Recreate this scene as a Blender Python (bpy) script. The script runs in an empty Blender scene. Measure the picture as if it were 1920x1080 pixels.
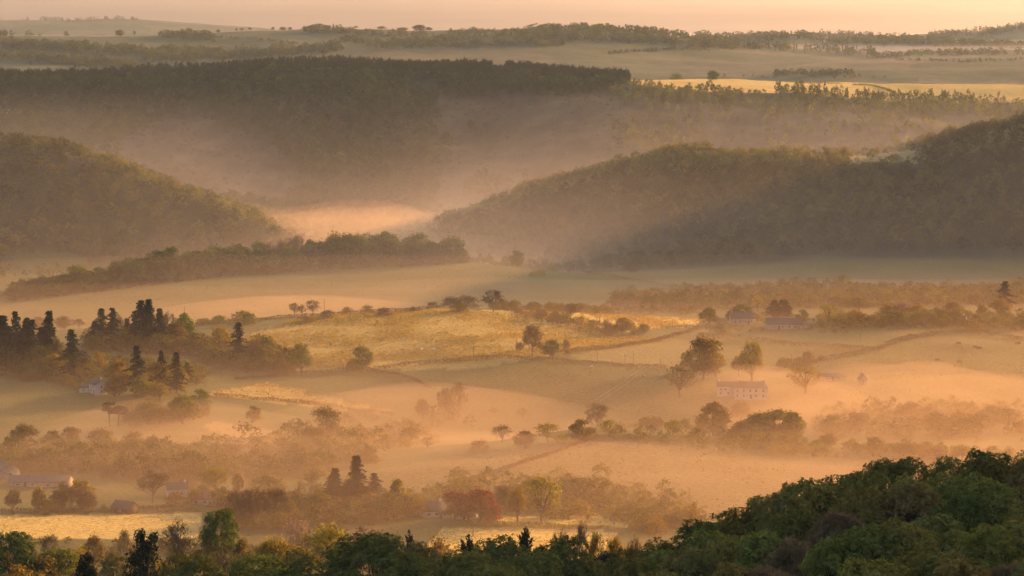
import bpy, math
import numpy as np
from mathutils import Vector

# ------------------------------------------------------------------ camera, world, sun, exposure
SC = bpy.context.scene
F = 5444.0            # focal length in photo pixels (1920 wide)
HOR = 40.0            # photo row of the horizon
cam_data = bpy.data.cameras.new("camera")
cam_data.sensor_width = 36.0
cam_data.lens = 36.0 * F / 1920.0
cam_data.shift_y = -(540.0 - HOR) / 1920.0
cam_data.clip_start = 1.0
cam_data.clip_end = 60000.0
cam = bpy.data.objects.new("camera", cam_data)
cam.rotation_euler = (math.radians(90), 0, 0)
SC.collection.objects.link(cam)
SC.camera = cam

SUN_AZ = math.radians(47.0)     # to the right of the view direction (+Y)
SUN_EL = math.radians(10.5)
world = bpy.data.worlds.new("World")
SC.world = world
world.use_nodes = True
wt = world.node_tree
wt.nodes.clear()
sky = wt.nodes.new("ShaderNodeTexSky")
sky.sky_type = 'NISHITA'
sky.sun_disc = False
sky.sun_elevation = SUN_EL
sky.sun_rotation = SUN_AZ
sky.altitude = 200
sky.air_density = 1.0
sky.dust_density = 4.0
sky.ozone_density = 1.0
# low in the sky the dawn is peach, higher up it stays as the atmosphere makes it
geo = wt.nodes.new("ShaderNodeTexCoord")
sep = wt.nodes.new("ShaderNodeSeparateXYZ")
wt.links.new(geo.outputs["Generated"], sep.inputs[0])
mr = wt.nodes.new("ShaderNodeMapRange")
mr.inputs["From Min"].default_value = 0.0
mr.inputs["From Max"].default_value = 0.30
mr.inputs["To Min"].default_value = 1.0
mr.inputs["To Max"].default_value = 0.0
wt.links.new(sep.outputs["Z"], mr.inputs["Value"])
mp = wt.nodes.new("ShaderNodeMapping")
mp.inputs["Scale"].default_value = (9.0, 9.0, 260.0)
wt.links.new(geo.outputs["Generated"], mp.inputs["Vector"])
cl = wt.nodes.new("ShaderNodeTexNoise")
cl.inputs["Scale"].default_value = 1.0
cl.inputs["Detail"].default_value = 3.0
wt.links.new(mp.outputs[0], cl.inputs["Vector"])
cr = wt.nodes.new("ShaderNodeValToRGB")
cr.color_ramp.elements[0].position = 0.35
cr.color_ramp.elements[0].color = (.95, .80, 1.12, 1)
cr.color_ramp.elements[1].position = 0.68
cr.color_ramp.elements[1].color = (1.12, .94, 1.3, 1)
wt.links.new(cl.outputs["Fac"], cr.inputs["Fac"])
grad = wt.nodes.new("ShaderNodeMixRGB")
grad.inputs["Color1"].default_value = (1.10, 0.95, 0.84, 1)
wt.links.new(mr.outputs[0], grad.inputs["Fac"])
wt.links.new(cr.outputs[0], grad.inputs["Color2"])
tint = wt.nodes.new("ShaderNodeMixRGB")
tint.blend_type = 'MULTIPLY'
tint.inputs["Fac"].default_value = 1.0
wt.links.new(sky.outputs[0], tint.inputs["Color1"])
wt.links.new(grad.outputs[0], tint.inputs["Color2"])
bg = wt.nodes.new("ShaderNodeBackground")
bg.inputs["Strength"].default_value = 0.15
wt.links.new(tint.outputs[0], bg.inputs["Color"])
wo = wt.nodes.new("ShaderNodeOutputWorld")
wt.links.new(bg.outputs[0], wo.inputs["Surface"])

sun_data = bpy.data.lights.new("sun", 'SUN')
sun_data.energy = 3.5
sun_data.angle = math.radians(0.5)
sun_data.color = (1.0, 0.455, 0.135)
sun = bpy.data.objects.new("sun", sun_data)
sd = Vector((math.sin(SUN_AZ) * math.cos(SUN_EL), math.cos(SUN_AZ) * math.cos(SUN_EL), math.sin(SUN_EL)))
sun.rotation_euler = sd.to_track_quat('Z', 'Y').to_euler()
sun.location = sd * 1000
SC.collection.objects.link(sun)

SC.view_settings.view_transform = 'Standard'
SC.view_settings.look = 'None'
SC.view_settings.exposure = 1.46
SC.view_settings.gamma = 1.0
SC.cycles.transparent_max_bounces = 128
SC.cycles.max_bounces = 5
SC.cycles.diffuse_bounces = 2
SC.cycles.transmission_bounces = 2
SC.cycles.volume_bounces = 1
SC.cycles.use_denoising = True
SC.cycles.sample_clamp_indirect = 4.0
MIST = 0.8            # scales every mist density
HAZE_D = 2.2e-5       # density of the thin haze

# ------------------------------------------------------------------ helpers
def set_tag(o, label=None, cat=None, group=None, kind=None):
    if label: o["label"] = label
    if cat: o["category"] = cat
    if group: o["group"] = group
    if kind: o["kind"] = kind
    return o

def link(o, parent=None):
    SC.collection.objects.link(o)
    if parent is not None:
        o.parent = parent
    return o

def mesh_np(name, V, faces_list, mat=None, smooth=False):
    """faces_list: list of int arrays (n,3) or (n,4)"""
    me = bpy.data.meshes.new(name)
    V = np.asarray(V, dtype=np.float32)
    fl = [np.asarray(f, dtype=np.int32) for f in faces_list if len(f)]
    loops = np.concatenate([f.ravel() for f in fl]) if fl else np.zeros(0, np.int32)
    tot = np.concatenate([np.full(len(f), f.shape[1], np.int32) for f in fl]) if fl else np.zeros(0, np.int32)
    st = np.zeros(len(tot), np.int32)
    if len(tot): st[1:] = np.cumsum(tot)[:-1]
    me.vertices.add(len(V)); me.vertices.foreach_set("co", V.ravel())
    me.loops.add(len(loops)); me.loops.foreach_set("vertex_index", loops)
    me.polygons.add(len(tot)); me.polygons.foreach_set("loop_start", st)
    if smooth: me.polygons.foreach_set("use_smooth", np.ones(len(tot), bool))
    me.update(calc_edges=True)
    if mat is not None: me.materials.append(mat)
    return me

def pchip_slopes(x, y):
    h = np.diff(x); d = np.diff(y) / h
    m = np.zeros_like(y)
    m[0], m[-1] = d[0], d[-1]
    for i in range(1, len(x) - 1):
        if d[i-1] * d[i] > 0:
            w1 = 2*h[i] + h[i-1]; w2 = h[i] + 2*h[i-1]
            m[i] = (w1 + w2) / (w1/d[i-1] + w2/d[i])
    return m

def pchip(x, y, q):
    x = np.asarray(x, float); y = np.asarray(y, float); q = np.asarray(q, float)
    if len(x) == 1: return np.full(q.shape, y[0])
    m = pchip_slopes(x, y)
    qc = np.clip(q, x[0], x[-1])
    i = np.clip(np.searchsorted(x, qc, side='right') - 1, 0, len(x) - 2)
    h = x[i+1] - x[i]; t = (qc - x[i]) / h
    return ((2*t**3 - 3*t**2 + 1)*y[i] + (t**3 - 2*t**2 + t)*h*m[i]
            + (-2*t**3 + 3*t**2)*y[i+1] + (t**3 - t**2)*h*m[i+1])

def _hash(ix, iy, s):
    n = (ix.astype(np.int64) * 374761393 + iy.astype(np.int64) * 668265263 + s * 1274126177) & 0xffffffff
    n = ((n ^ (n >> 13)) * 1274126177) & 0xffffffff
    return ((n ^ (n >> 16)) & 0xffffff) / float(0xffffff)

def vnoise(x, y, s=0):
    ix = np.floor(x); iy = np.floor(y); fx = x - ix; fy = y - iy
    ix = ix.astype(np.int64); iy = iy.astype(np.int64)
    fx = fx*fx*(3-2*fx); fy = fy*fy*(3-2*fy)
    a = _hash(ix, iy, s); b = _hash(ix+1, iy, s); c = _hash(ix, iy+1, s); d = _hash(ix+1, iy+1, s)
    return (a*(1-fx)+b*fx)*(1-fy) + (c*(1-fx)+d*fx)*fy

def fbm(x, y, s=0, oct=4):
    r = np.zeros_like(x, dtype=float); a = 0.5; t = 0
    for o in range(oct):
        r += a * (vnoise(x, y, s + o*17) - 0.5); t += a
        x = x*2.03 + 11.3; y = y*2.03 - 7.7; a *= 0.5
    return r / t * 2.0     # about -1..1

def in_poly(px, py, poly):
    poly = np.asarray(poly, float); n = len(poly); r = np.zeros(px.shape, bool); j = n - 1
    for i in range(n):
        xi, yi = poly[i]; xj, yj = poly[j]
        c = ((yi > py) != (yj > py)) & (px < (xj - xi) * (py - yi) / (yj - yi + 1e-12) + xi)
        r ^= c; j = i
    return r

# ------------------------------------------------------------------ the lie of the land
# Each line: contour of the land at about one distance: photo column -> distance, and height z or photo row.
def Z(*a): return ("z", a)
def R(*a): return ("r", a)
LINES = [
 ([0], [15.], Z(-6)),
 ([900,1200,1500,1920,2300], [290.]*5, Z(-79,-75,-70,-66,-58)),
 ([0,1000,1150,1280,1400,1500,1600,1700,1920,2300], [470,470,475,480,485,490,495,498,500,500],
    R(1290,1290,1165,1085,1035,992,962,945,925,880)),
 ([0,600,900,1100,1300,1920,2300], [720.]*7, Z(-150,-142,-140,-142,-154,-163,-160)),
 ([0,600,1300,1920], [950.]*4, Z(-177,-181,-183,-187)),
 ([0,300,600,1000,1400,1920], [1110.]*6, Z(-181,-184,-187,-187,-188,-190)),
 ([0,300,600,720,900,1120,1300,1500,1700,1920], [1230,1220,1200,1205,1240,1290,1280,1255,1240,1240],
    Z(-183,-184,-188,-186.5,-184,-182.5,-184,-187.5,-189,-190)),
 ([0,300,500,700,1000,1300,1500,1920], [1390.]*8, Z(-182,-181,-186,-196,-198,-197,-195,-191)),
 ([0,150,300,450,700,960,1250,1500,1920], [1500,1500,1500,1500,1520,1530,1510,1500,1500],
    Z(-181,-179,-181,-184,-184.5,-179,-184,-187,-184)),
 ([0,300,500,700,830,1000,1150,1300,1500,1700,1920], [1690,1700,1710,1720,1730,1740,1740,1720,1700,1690,1690],
    R(628,615,603,588,581,588,598,614,618,612,616)),
 ([0,400,830,1150,1300,1600,1920], [1810,1830,1900,1900,1880,1870,1870], Z(-190,-190,-190,-190,-186,-183,-182)),
 ([-300,0,200,400,600,800,900,1000,1100,1250,1400,1600,1920], [1920,1950,2000,2060,2120,2150,2140,2120,2080,2080,2110,2130,2150],
    R(570,562,541,520,504,493,493,506,520,540,536,527,522)),
 ([-300,0,540,1000,1300,1500,1920,2300,2700], [2130,2140,2240,2290,2290,2290,2280,2280,2280], Z(-186,-186,-196,-198,-180,-160,-146,-118,-100)),
 ([-300,0,100,200,300,400,480,540,620,700,850,1000,1100,1200,1300,1500,1600,1700,1800,1920,2000,2100,2200,2300,2500,2700,3200,4000],
    [2350,2350,2350,2350,2350,2350,2360,2380,2400,2450,2500,2520,2520,2520,2520,2520,2510,2490,2470,2450,2450,2450,2450,2450,2450,2450,2450,2450],
    R(270,275,280,312,355,390,420,455,470,462,425,364,334,306,290,288,294,282,262,236,190,150,115,88,75,80,88,100)),
 ([-300,0,300,540,700,1000,1300,1600,1920], [2720,2720,2730,2750,2750,2750,2760,2760,2760], Z(-148,-150,-166,-182,-186,-186,-172,-158,-140)),
 ([-300,0,300,600,900,1300,1600,1920], [3040.]*8, R(225,238,255,285,285,262,262,258)),
 ([-300,0,200,400,600,800,1000,1170,1300,1500,1600,1920], [3350.]*12, R(150,152,148,140,130,134,142,156,166,174,182,194)),
 ([-300,0,600,1170,1300,1500,1700,1920], [3620.]*8, R(160,160,136,148,149,154,157,158)),
 ([0,1200,1920], [4000.,4000,4000], Z(-112,-112,-104)),
 ([0,600,1000,1300,1920], [4400.]*5, R(146,142,150,152,150)),
 ([0,300,600,1000,1300,1920], [4800.]*6, R(102,104,92,92,108,118)),
 ([-300,0,150,300,400,500,600,700,800,900,1000,1100,1200,1300,1400,1500,1700,1920], [5200.]*18,
    R(67,67,68,67,62,57,55,54,58,55,55,56,60,74,84,92,97,94)),
 ([0,1920], [5650.,5650], Z(-95,-95)),
 ([0,1100,1300,1400,1500,1560,1650,1750,1800,1920], [6300.]*10, R(95,90,68,74,68,78,74,72,78,86)),
 ([0,1920], [6800.,6800], Z(-90,-90)),
 ([0,1250,1400,1590,1650,1750,1850,1920,2300], [7600.]*9, R(86,80,66,62,69,63,57,48,30)),
 ([0,1920], [8500.,8500], Z(-75,-75)),
 ([-300,0,100,200,260,350,450,700,1920], [9500.]*9, R(38,38,38,36,37,43,50,70,70)),
 ([0], [12000.], Z(-95)),
]
cols = np.unique(np.concatenate([np.arange(-100, 2021, 5.0), -100 - 25*np.cumsum(1.13**np.arange(20)), 2020 + 25*np.cumsum(1.13**np.arange(25))]))
rows_d = np.concatenate([np.linspace(15, 250, 24)[:-1], 250 * (1.0055 ** np.arange(0, 706))])
rows_d = rows_d[rows_d < 12000]
rows_d = np.append(rows_d, 12000.0)

def build_heights():
    K = len(LINES)
    D = np.zeros((K, len(cols))); ZZ = np.zeros_like(D)
    for k, (px, d, (typ, v)) in enumerate(LINES):
        px = np.asarray(px, float); d = np.asarray(d, float); v = np.asarray(v, float)
        if typ == "r": v = -(v - HOR) * d / F
        D[k] = pchip(px, d, cols); ZZ[k] = pchip(px, v, cols)
    H = np.zeros((len(rows_d), len(cols)))
    for j in range(len(cols)):
        H[:, j] = pchip(D[:, j], ZZ[:, j], rows_d)
    X = (cols[None, :] - 960) / F * rows_d[:, None]
    Y = np.repeat(rows_d[:, None], len(cols), 1)
    # the flank of the hill the camera stands on, out to the right, which keeps the near woods in shade
    g = 250 * np.exp(-0.5*((X - 470)/150.)**2 - 0.5*((Y - 800)/255.)**2)
    g += 190 * np.exp(-0.5*((X - 700)/220.)**2 - 0.5*((Y - 620)/250.)**2)
    v = np.clip((X / Y * F + 960 - 1970) / 900., 0, 1)
    H = H + g * v*v*(3-2*v)
    amp = np.interp(Y, [15, 300, 800, 1000, 2000, 2500, 5000, 12000], [0, .6, .5, .5, .9, 4., 3., 4.])
    H += amp * fbm(X/70., Y/70., 3) * np.interp(Y, [2150, 2300], [1, 1])
    H += np.interp(Y, [850, 1000, 1750, 2100], [0, 1.1, 1.1, 0]) * fbm(X/52., Y/40., 33, 2)
    # gullies and spurs down the face of the long ridge and the right hill
    w = np.interp(Y, [2760, 2950, 3180, 3330], [0, 1, 1, 0])
    H += w * (16*fbm(X/210. + .3*Y/210., Y/700., 71, 3) + 5*np.sin(X/62. + 1.5*fbm(X/150., Y/150., 72)))
    w = np.interp(Y, [2180, 2300, 2420, 2500], [0, 1, 1, 0]) * np.interp(X, [60, 140], [0, 1])
    H += w * (9*fbm(X/110. - .2*Y/110., Y/400., 73, 3))
    w = np.interp(Y, [3900, 4300, 4850, 5120], [0, 1, 1, 0])
    H += w * 13*fbm(X/420., Y/260., 81, 3)
    H += 0.22 * fbm(X/9., Y/9., 9, 3) * (Y > 250) * (Y < 2300)
    return H, X, Y
HGT, GX, GY = build_heights()

def ground(x, y):
    x = np.atleast_1d(np.asarray(x, float)); y = np.atleast_1d(np.asarray(y, float))
    px = x / y * F + 960
    j = np.clip(np.searchsorted(cols, px) - 1, 0, len(cols)-2)
    i = np.clip(np.searchsorted(rows_d, y) - 1, 0, len(rows_d)-2)
    tx = np.clip((px - cols[j])/(cols[j+1]-cols[j]), 0, 1); ty = np.clip((y - rows_d[i])/(rows_d[i+1]-rows_d[i]), 0, 1)
    return (HGT[i, j]*(1-tx) + HGT[i, j+1]*tx)*(1-ty) + (HGT[i+1, j]*(1-tx) + HGT[i+1, j+1]*tx)*ty

def hit(px, row, d0=250, d1=6000):
    """where the sight line through photo pixel (px, row) meets the land between d0 and d1; None if it does not"""
    d = np.linspace(d0, d1, 1500)
    x = (px - 960)/F*d
    g = ground(x, d) + (row - HOR)*d/F
    k = np.argmax(g >= 0)
    if g[k] < 0: return None
    dd = d[k] if k == 0 else d[k-1] + (d[k]-d[k-1]) * (-g[k-1])/(g[k]-g[k-1])
    return float(dd)

def place(px, d):
    x = (px - 960)/F*d
    return x, d, float(ground(x, d)[0])
# ------------------------------------------------------------------ materials
def new_mat(name):
    m = bpy.data.materials.new(name); m.use_nodes = True
    nt = m.node_tree; nt.nodes.clear()
    out = nt.nodes.new("ShaderNodeOutputMaterial")
    return m, nt, out

def N(nt, typ, **kw):
    n = nt.nodes.new(typ)
    for k, v in kw.items():
        if k in n.inputs: n.inputs[k].default_value = v
        else: setattr(n, k, v)
    return n

def ground_material():
    m, nt, out = new_mat("ground")
    L = nt.links.new
    at = N(nt, "ShaderNodeAttribute", attribute_name="cover")
    at2 = N(nt, "ShaderNodeAttribute", attribute_name="dew")
    tc = N(nt, "ShaderNodeTexCoord")
    n1 = N(nt, "ShaderNodeTexNoise"); n1.inputs["Scale"].default_value = 0.035; n1.inputs["Detail"].default_value = 6
    n2 = N(nt, "ShaderNodeTexNoise"); n2.inputs["Scale"].default_value = 0.55; n2.inputs["Detail"].default_value = 5; n2.inputs["Roughness"].default_value = 0.7
    L(tc.outputs["Object"], n1.inputs["Vector"]); L(tc.outputs["Object"], n2.inputs["Vector"])
    r1 = N(nt, "ShaderNodeMapRange"); r1.inputs["From Min"].default_value = .3; r1.inputs["From Max"].default_value = .7
    r1.inputs["To Min"].default_value = .72; r1.inputs["To Max"].default_value = 1.25
    L(n1.outputs["Fac"], r1.inputs["Value"])
    r2 = N(nt, "ShaderNodeMapRange"); r2.inputs["From Min"].default_value = .3; r2.inputs["From Max"].default_value = .7
    r2.inputs["To Min"].default_value = .5; r2.inputs["To Max"].default_value = 1.4
    L(n2.outputs["Fac"], r2.inputs["Value"])
    mu = N(nt, "ShaderNodeMath", operation='MULTIPLY'); L(r1.outputs[0], mu.inputs[0]); L(r2.outputs[0], mu.inputs[1])
    mx = N(nt, "ShaderNodeVectorMath", operation='SCALE'); L(at.outputs["Color"], mx.inputs[0]); L(mu.outputs[0], mx.inputs["Scale"])
    p = N(nt, "ShaderNodeBsdfPrincipled"); p.inputs["Roughness"].default_value = .85
    p.inputs["Specular IOR Level"].default_value = .1
    p.inputs["Sheen Roughness"].default_value = .32
    p.inputs["Sheen Tint"].default_value = (1, .80, .26, 1)
    L(mx.outputs[0], p.inputs["Base Color"])
    ms = N(nt, "ShaderNodeMath", operation='MULTIPLY'); L(at2.outputs["Fac"], ms.inputs[0]); L(r2.outputs[0], ms.inputs[1])
    L(ms.outputs[0], p.inputs["Sheen Weight"])
    b = N(nt, "ShaderNodeBump"); b.inputs["Strength"].default_value = 1.0; b.inputs["Distance"].default_value = .9
    n3 = N(nt, "ShaderNodeTexNoise"); n3.inputs["Scale"].default_value = 0.8; n3.inputs["Detail"].default_value = 4
    L(tc.outputs["Object"], n3.inputs["Vector"])
    L(n3.outputs["Fac"], b.inputs["Height"]); L(b.outputs[0], p.inputs["Normal"])
    L(p.outputs[0], out.inputs["Surface"])
    return m

def leaf_mat(name, col, var=.25, trans=.5, tcol=None, attr=None):
    m, nt, out = new_mat(name); L = nt.links.new
    oi = N(nt, "ShaderNodeObjectInfo")
    tc = N(nt, "ShaderNodeTexCoord")
    nz = N(nt, "ShaderNodeTexNoise"); nz.inputs["Scale"].default_value = .05 if attr else 9.0; nz.inputs["Detail"].default_value = 4
    L(tc.outputs["Object"], nz.inputs["Vector"])
    hs = N(nt, "ShaderNodeHueSaturation")
    hs.inputs["Color"].default_value = (*col, 1)
    rh = N(nt, "ShaderNodeMapRange"); rh.inputs["To Min"].default_value = .5-.04*var/.25; rh.inputs["To Max"].default_value = .5+.035*var/.25
    L(oi.outputs["Random"], rh.inputs["Value"]); L(rh.outputs[0], hs.inputs["Hue"])
    rv = N(nt, "ShaderNodeMapRange"); rv.inputs["From Min"].default_value = .3; rv.inputs["From Max"].default_value = .7
    rv.inputs["To Min"].default_value = 1-var*1.5; rv.inputs["To Max"].default_value = 1+var*1.5
    L(nz.outputs["Fac"], rv.inputs["Value"]); L(rv.outputs[0], hs.inputs["Value"])
    colo = hs.outputs[0]
    if attr:
        at = N(nt, "ShaderNodeAttribute", attribute_name=attr)
        mm = N(nt, "ShaderNodeMixRGB", blend_type='MULTIPLY'); mm.inputs["Fac"].default_value = 1
        L(colo, mm.inputs["Color1"]); L(at.outputs["Color"], mm.inputs["Color2"]); colo = mm.outputs[0]
    d = N(nt, "ShaderNodeBsdfDiffuse"); L(colo, d.inputs["Color"])
    t = N(nt, "ShaderNodeBsdfTranslucent")
    tm = N(nt, "ShaderNodeMixRGB", blend_type='MULTIPLY'); tm.inputs["Fac"].default_value = 1
    tm.inputs["Color2"].default_value = (*(tcol or (2.6, 2.1, .8)), 1)
    L(colo, tm.inputs["Color1"]); L(tm.outputs[0], t.inputs["Color"])
    mx = N(nt, "ShaderNodeMixShader"); mx.inputs["Fac"].default_value = trans
    L(d.outputs[0], mx.inputs[1]); L(t.outputs[0], mx.inputs[2]); L(mx.outputs[0], out.inputs["Surface"])
    return m

def flat_mat(name, col, rough=.8, noise=.2, scale=1.5):
    m, nt, out = new_mat(name); L = nt.links.new
    tc = N(nt, "ShaderNodeTexCoord")
    nz = N(nt, "ShaderNodeTexNoise"); nz.inputs["Scale"].default_value = scale; nz.inputs["Detail"].default_value = 5
    L(tc.outputs["Object"], nz.inputs["Vector"])
    rv = N(nt, "ShaderNodeMapRange"); rv.inputs["From Min"].default_value = .3; rv.inputs["From Max"].default_value = .7
    rv.inputs["To Min"].default_value = 1-noise; rv.inputs["To Max"].default_value = 1+noise
    L(nz.outputs["Fac"], rv.inputs["Value"])
    sc = N(nt, "ShaderNodeVectorMath", operation='SCALE'); sc.inputs[0].default_value = col
    L(rv.outputs[0], sc.inputs["Scale"])
    p = N(nt, "ShaderNodeBsdfPrincipled"); p.inputs["Roughness"].default_value = rough; p.inputs["Specular IOR Level"].default_value = .5 if rough < .5 else .12
    L(sc.outputs[0], p.inputs["Base Color"]); L(p.outputs[0], out.inputs["Surface"])
    return m

def volume_mat(name, density, col=(1, .93, .86), aniso=.45):
    m, nt, out = new_mat(name)
    v = N(nt, "ShaderNodeVolumePrincipled")
    v.inputs["Color"].default_value = (*col, 1)
    v.inputs["Density"].default_value = density
    v.inputs["Anisotropy"].default_value = aniso
    nt.links.new(v.outputs[0], out.inputs["Volume"])
    return m

# ------------------------------------------------------------------ the ground
def build_ground():
    nr, nc = HGT.shape
    V = np.stack([GX, GY, HGT], -1).reshape(-1, 3)
    idx = np.arange(nr*nc).reshape(nr, nc)
    Fq = np.stack([idx[:-1, :-1], idx[:-1, 1:], idx[1:, 1:], idx[1:, :-1]], -1).reshape(-1, 4)
    px = np.repeat(cols[None, :], nr, 0); d = GY
    row = HOR - HGT * F / d
    grass = np.array([.042, .056, .012]); C = np.zeros((nr, nc, 3)) + grass
    dew = np.full((nr, nc), .10)
    wob = fbm(GX/160., GY/160., 21)
    def paint(mask, col, dw):
        C[mask] = col; dew[mask] = dw
    # woodland floor under the near trees and on the wooded slopes
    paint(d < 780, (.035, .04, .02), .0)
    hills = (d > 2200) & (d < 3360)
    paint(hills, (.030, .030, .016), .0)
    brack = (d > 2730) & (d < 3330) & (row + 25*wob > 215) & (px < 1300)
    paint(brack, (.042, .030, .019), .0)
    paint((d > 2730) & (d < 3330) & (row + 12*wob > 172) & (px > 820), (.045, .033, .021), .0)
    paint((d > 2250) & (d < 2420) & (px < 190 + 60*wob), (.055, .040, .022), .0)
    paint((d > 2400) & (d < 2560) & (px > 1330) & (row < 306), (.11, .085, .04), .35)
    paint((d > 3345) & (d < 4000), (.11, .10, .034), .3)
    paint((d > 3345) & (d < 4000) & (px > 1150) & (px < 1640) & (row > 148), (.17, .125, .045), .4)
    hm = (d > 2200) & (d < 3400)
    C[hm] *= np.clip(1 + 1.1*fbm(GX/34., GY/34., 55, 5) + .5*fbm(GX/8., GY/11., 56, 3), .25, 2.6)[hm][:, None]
    # far farmland as a patchwork
    far = d > 4000
    ci = np.floor((GX + 260*fbm(GX/700., GY/700., 5)) / 210.).astype(int); cj = np.floor((GY + 180*fbm(GX/600., GY/900., 6)) / 150.).astype(int)
    h = _hash(ci, cj, 77)
    fc = np.array([[.075, .095, .035], [.11, .12, .045], [.16, .135, .06], [.06, .075, .03]])
    C[far] = .5*fc[np.minimum((h*4).astype(int), 3)][far]; dew[far] = .04
    # valley fields (photo polygons on the visible land)
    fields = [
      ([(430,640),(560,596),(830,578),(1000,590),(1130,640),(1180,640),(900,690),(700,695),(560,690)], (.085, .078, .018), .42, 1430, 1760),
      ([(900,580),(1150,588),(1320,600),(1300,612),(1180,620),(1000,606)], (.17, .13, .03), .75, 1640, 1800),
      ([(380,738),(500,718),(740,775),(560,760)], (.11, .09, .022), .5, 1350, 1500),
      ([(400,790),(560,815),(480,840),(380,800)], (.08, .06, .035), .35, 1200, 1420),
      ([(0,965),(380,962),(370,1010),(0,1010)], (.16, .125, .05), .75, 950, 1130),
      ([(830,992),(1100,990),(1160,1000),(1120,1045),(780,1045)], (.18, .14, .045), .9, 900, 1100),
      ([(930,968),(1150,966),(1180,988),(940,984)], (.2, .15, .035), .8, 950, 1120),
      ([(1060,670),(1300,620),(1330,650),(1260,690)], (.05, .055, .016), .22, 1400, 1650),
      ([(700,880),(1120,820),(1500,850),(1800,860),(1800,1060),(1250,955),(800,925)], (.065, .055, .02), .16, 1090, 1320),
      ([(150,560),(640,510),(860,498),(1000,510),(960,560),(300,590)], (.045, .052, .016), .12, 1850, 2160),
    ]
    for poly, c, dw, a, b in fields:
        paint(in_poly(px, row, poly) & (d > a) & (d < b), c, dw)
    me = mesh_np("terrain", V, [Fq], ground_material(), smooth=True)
    a = me.attributes.new("cover", 'FLOAT_COLOR', 'POINT')
    a.data.foreach_set("color", np.concatenate([C, np.ones((nr, nc, 1))], -1).astype(np.float32).ravel())
    a = me.attributes.new("dew", 'FLOAT', 'POINT'); a.data.foreach_set("value", dew.astype(np.float32).ravel())
    o = link(bpy.data.objects.new("terrain", me))
    set_tag(o, "rolling green valley floor and hills under dawn mist", "terrain", kind="structure")
build_ground()

# ------------------------------------------------------------------ haze and mist
def box_mesh(name, lo, hi, mat):
    x0, y0, z0 = lo; x1, y1, z1 = hi
    V = [(x0,y0,z0),(x1,y0,z0),(x1,y1,z0),(x0,y1,z0),(x0,y0,z1),(x1,y0,z1),(x1,y1,z1),(x0,y1,z1)]
    Q = [(0,3,2,1),(4,5,6,7),(0,1,5,4),(1,2,6,5),(2,3,7,6),(3,0,4,7)]
    return mesh_np(name, V, [np.array(Q)], mat)

hz = link(bpy.data.objects.new("haze", box_mesh("haze", (GX.min()-50, -80, HGT.min()-1.5), (GX.max()+50, 12060, max(90, HGT.max()+8)), volume_mat("haze", HAZE_D, (.70, .86, 1.0), .2))))
set_tag(hz, "thin warm dawn haze over the whole valley", "haze", kind="stuff")

def mist_sheet(name, label, x0, x1, y0, y1, top, dens, soft=.35, nx=90, ny=90, aniso=.52, col=(1, .715, .46)):
    """closed sheet of mist: top(x, y) gives its upper surface, its underside lies below the ground"""
    xs = np.linspace(x0, x1, nx); ys = np.linspace(y0, y1, ny)
    X, Y = np.meshgrid(xs, ys)
    ex = np.minimum((X-x0)/(x1-x0), (x1-X)/(x1-x0))*2; ey = np.minimum((Y-y0)/(y1-y0), (y1-Y)/(y1-y0))*2
    if soft > .5: ey = ey*np.clip(1 + .9*fbm(X/330., Y/330., int(y0) % 97, 3), .2, 2)
    e = np.clip(np.minimum(ex, ey)/soft, 0, 1); e = e*e*(3-2*e)
    bot = np.full_like(X, -232.0 if y1 < 3000 else -140.0)
    T = bot + 1 + (top(X, Y) - bot - 1) * e
    n = nx*ny
    V = np.concatenate([np.stack([X, Y, T], -1).reshape(-1, 3), np.stack([X, Y, bot], -1).reshape(-1, 3)])
    idx = np.arange(n).reshape(ny, nx)
    top_f = np.stack([idx[:-1,:-1], idx[:-1,1:], idx[1:,1:], idx[1:,:-1]], -1).reshape(-1, 4)
    bot_f = top_f[:, ::-1] + n
    def side(l): return np.array([(l[i+1], l[i], l[i]+n, l[i+1]+n) for i in range(len(l)-1)])
    fs = [top_f, bot_f, side(idx[0]), side(idx[-1][::-1]), side(idx[:, 0][::-1]), side(idx[:, -1])]
    me = mesh_np(name, V, fs, volume_mat(name, dens*MIST, col, aniso))
    o = link(bpy.data.objects.new(name, me))
    return set_tag(o, label, "mist", kind="stuff")

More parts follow.
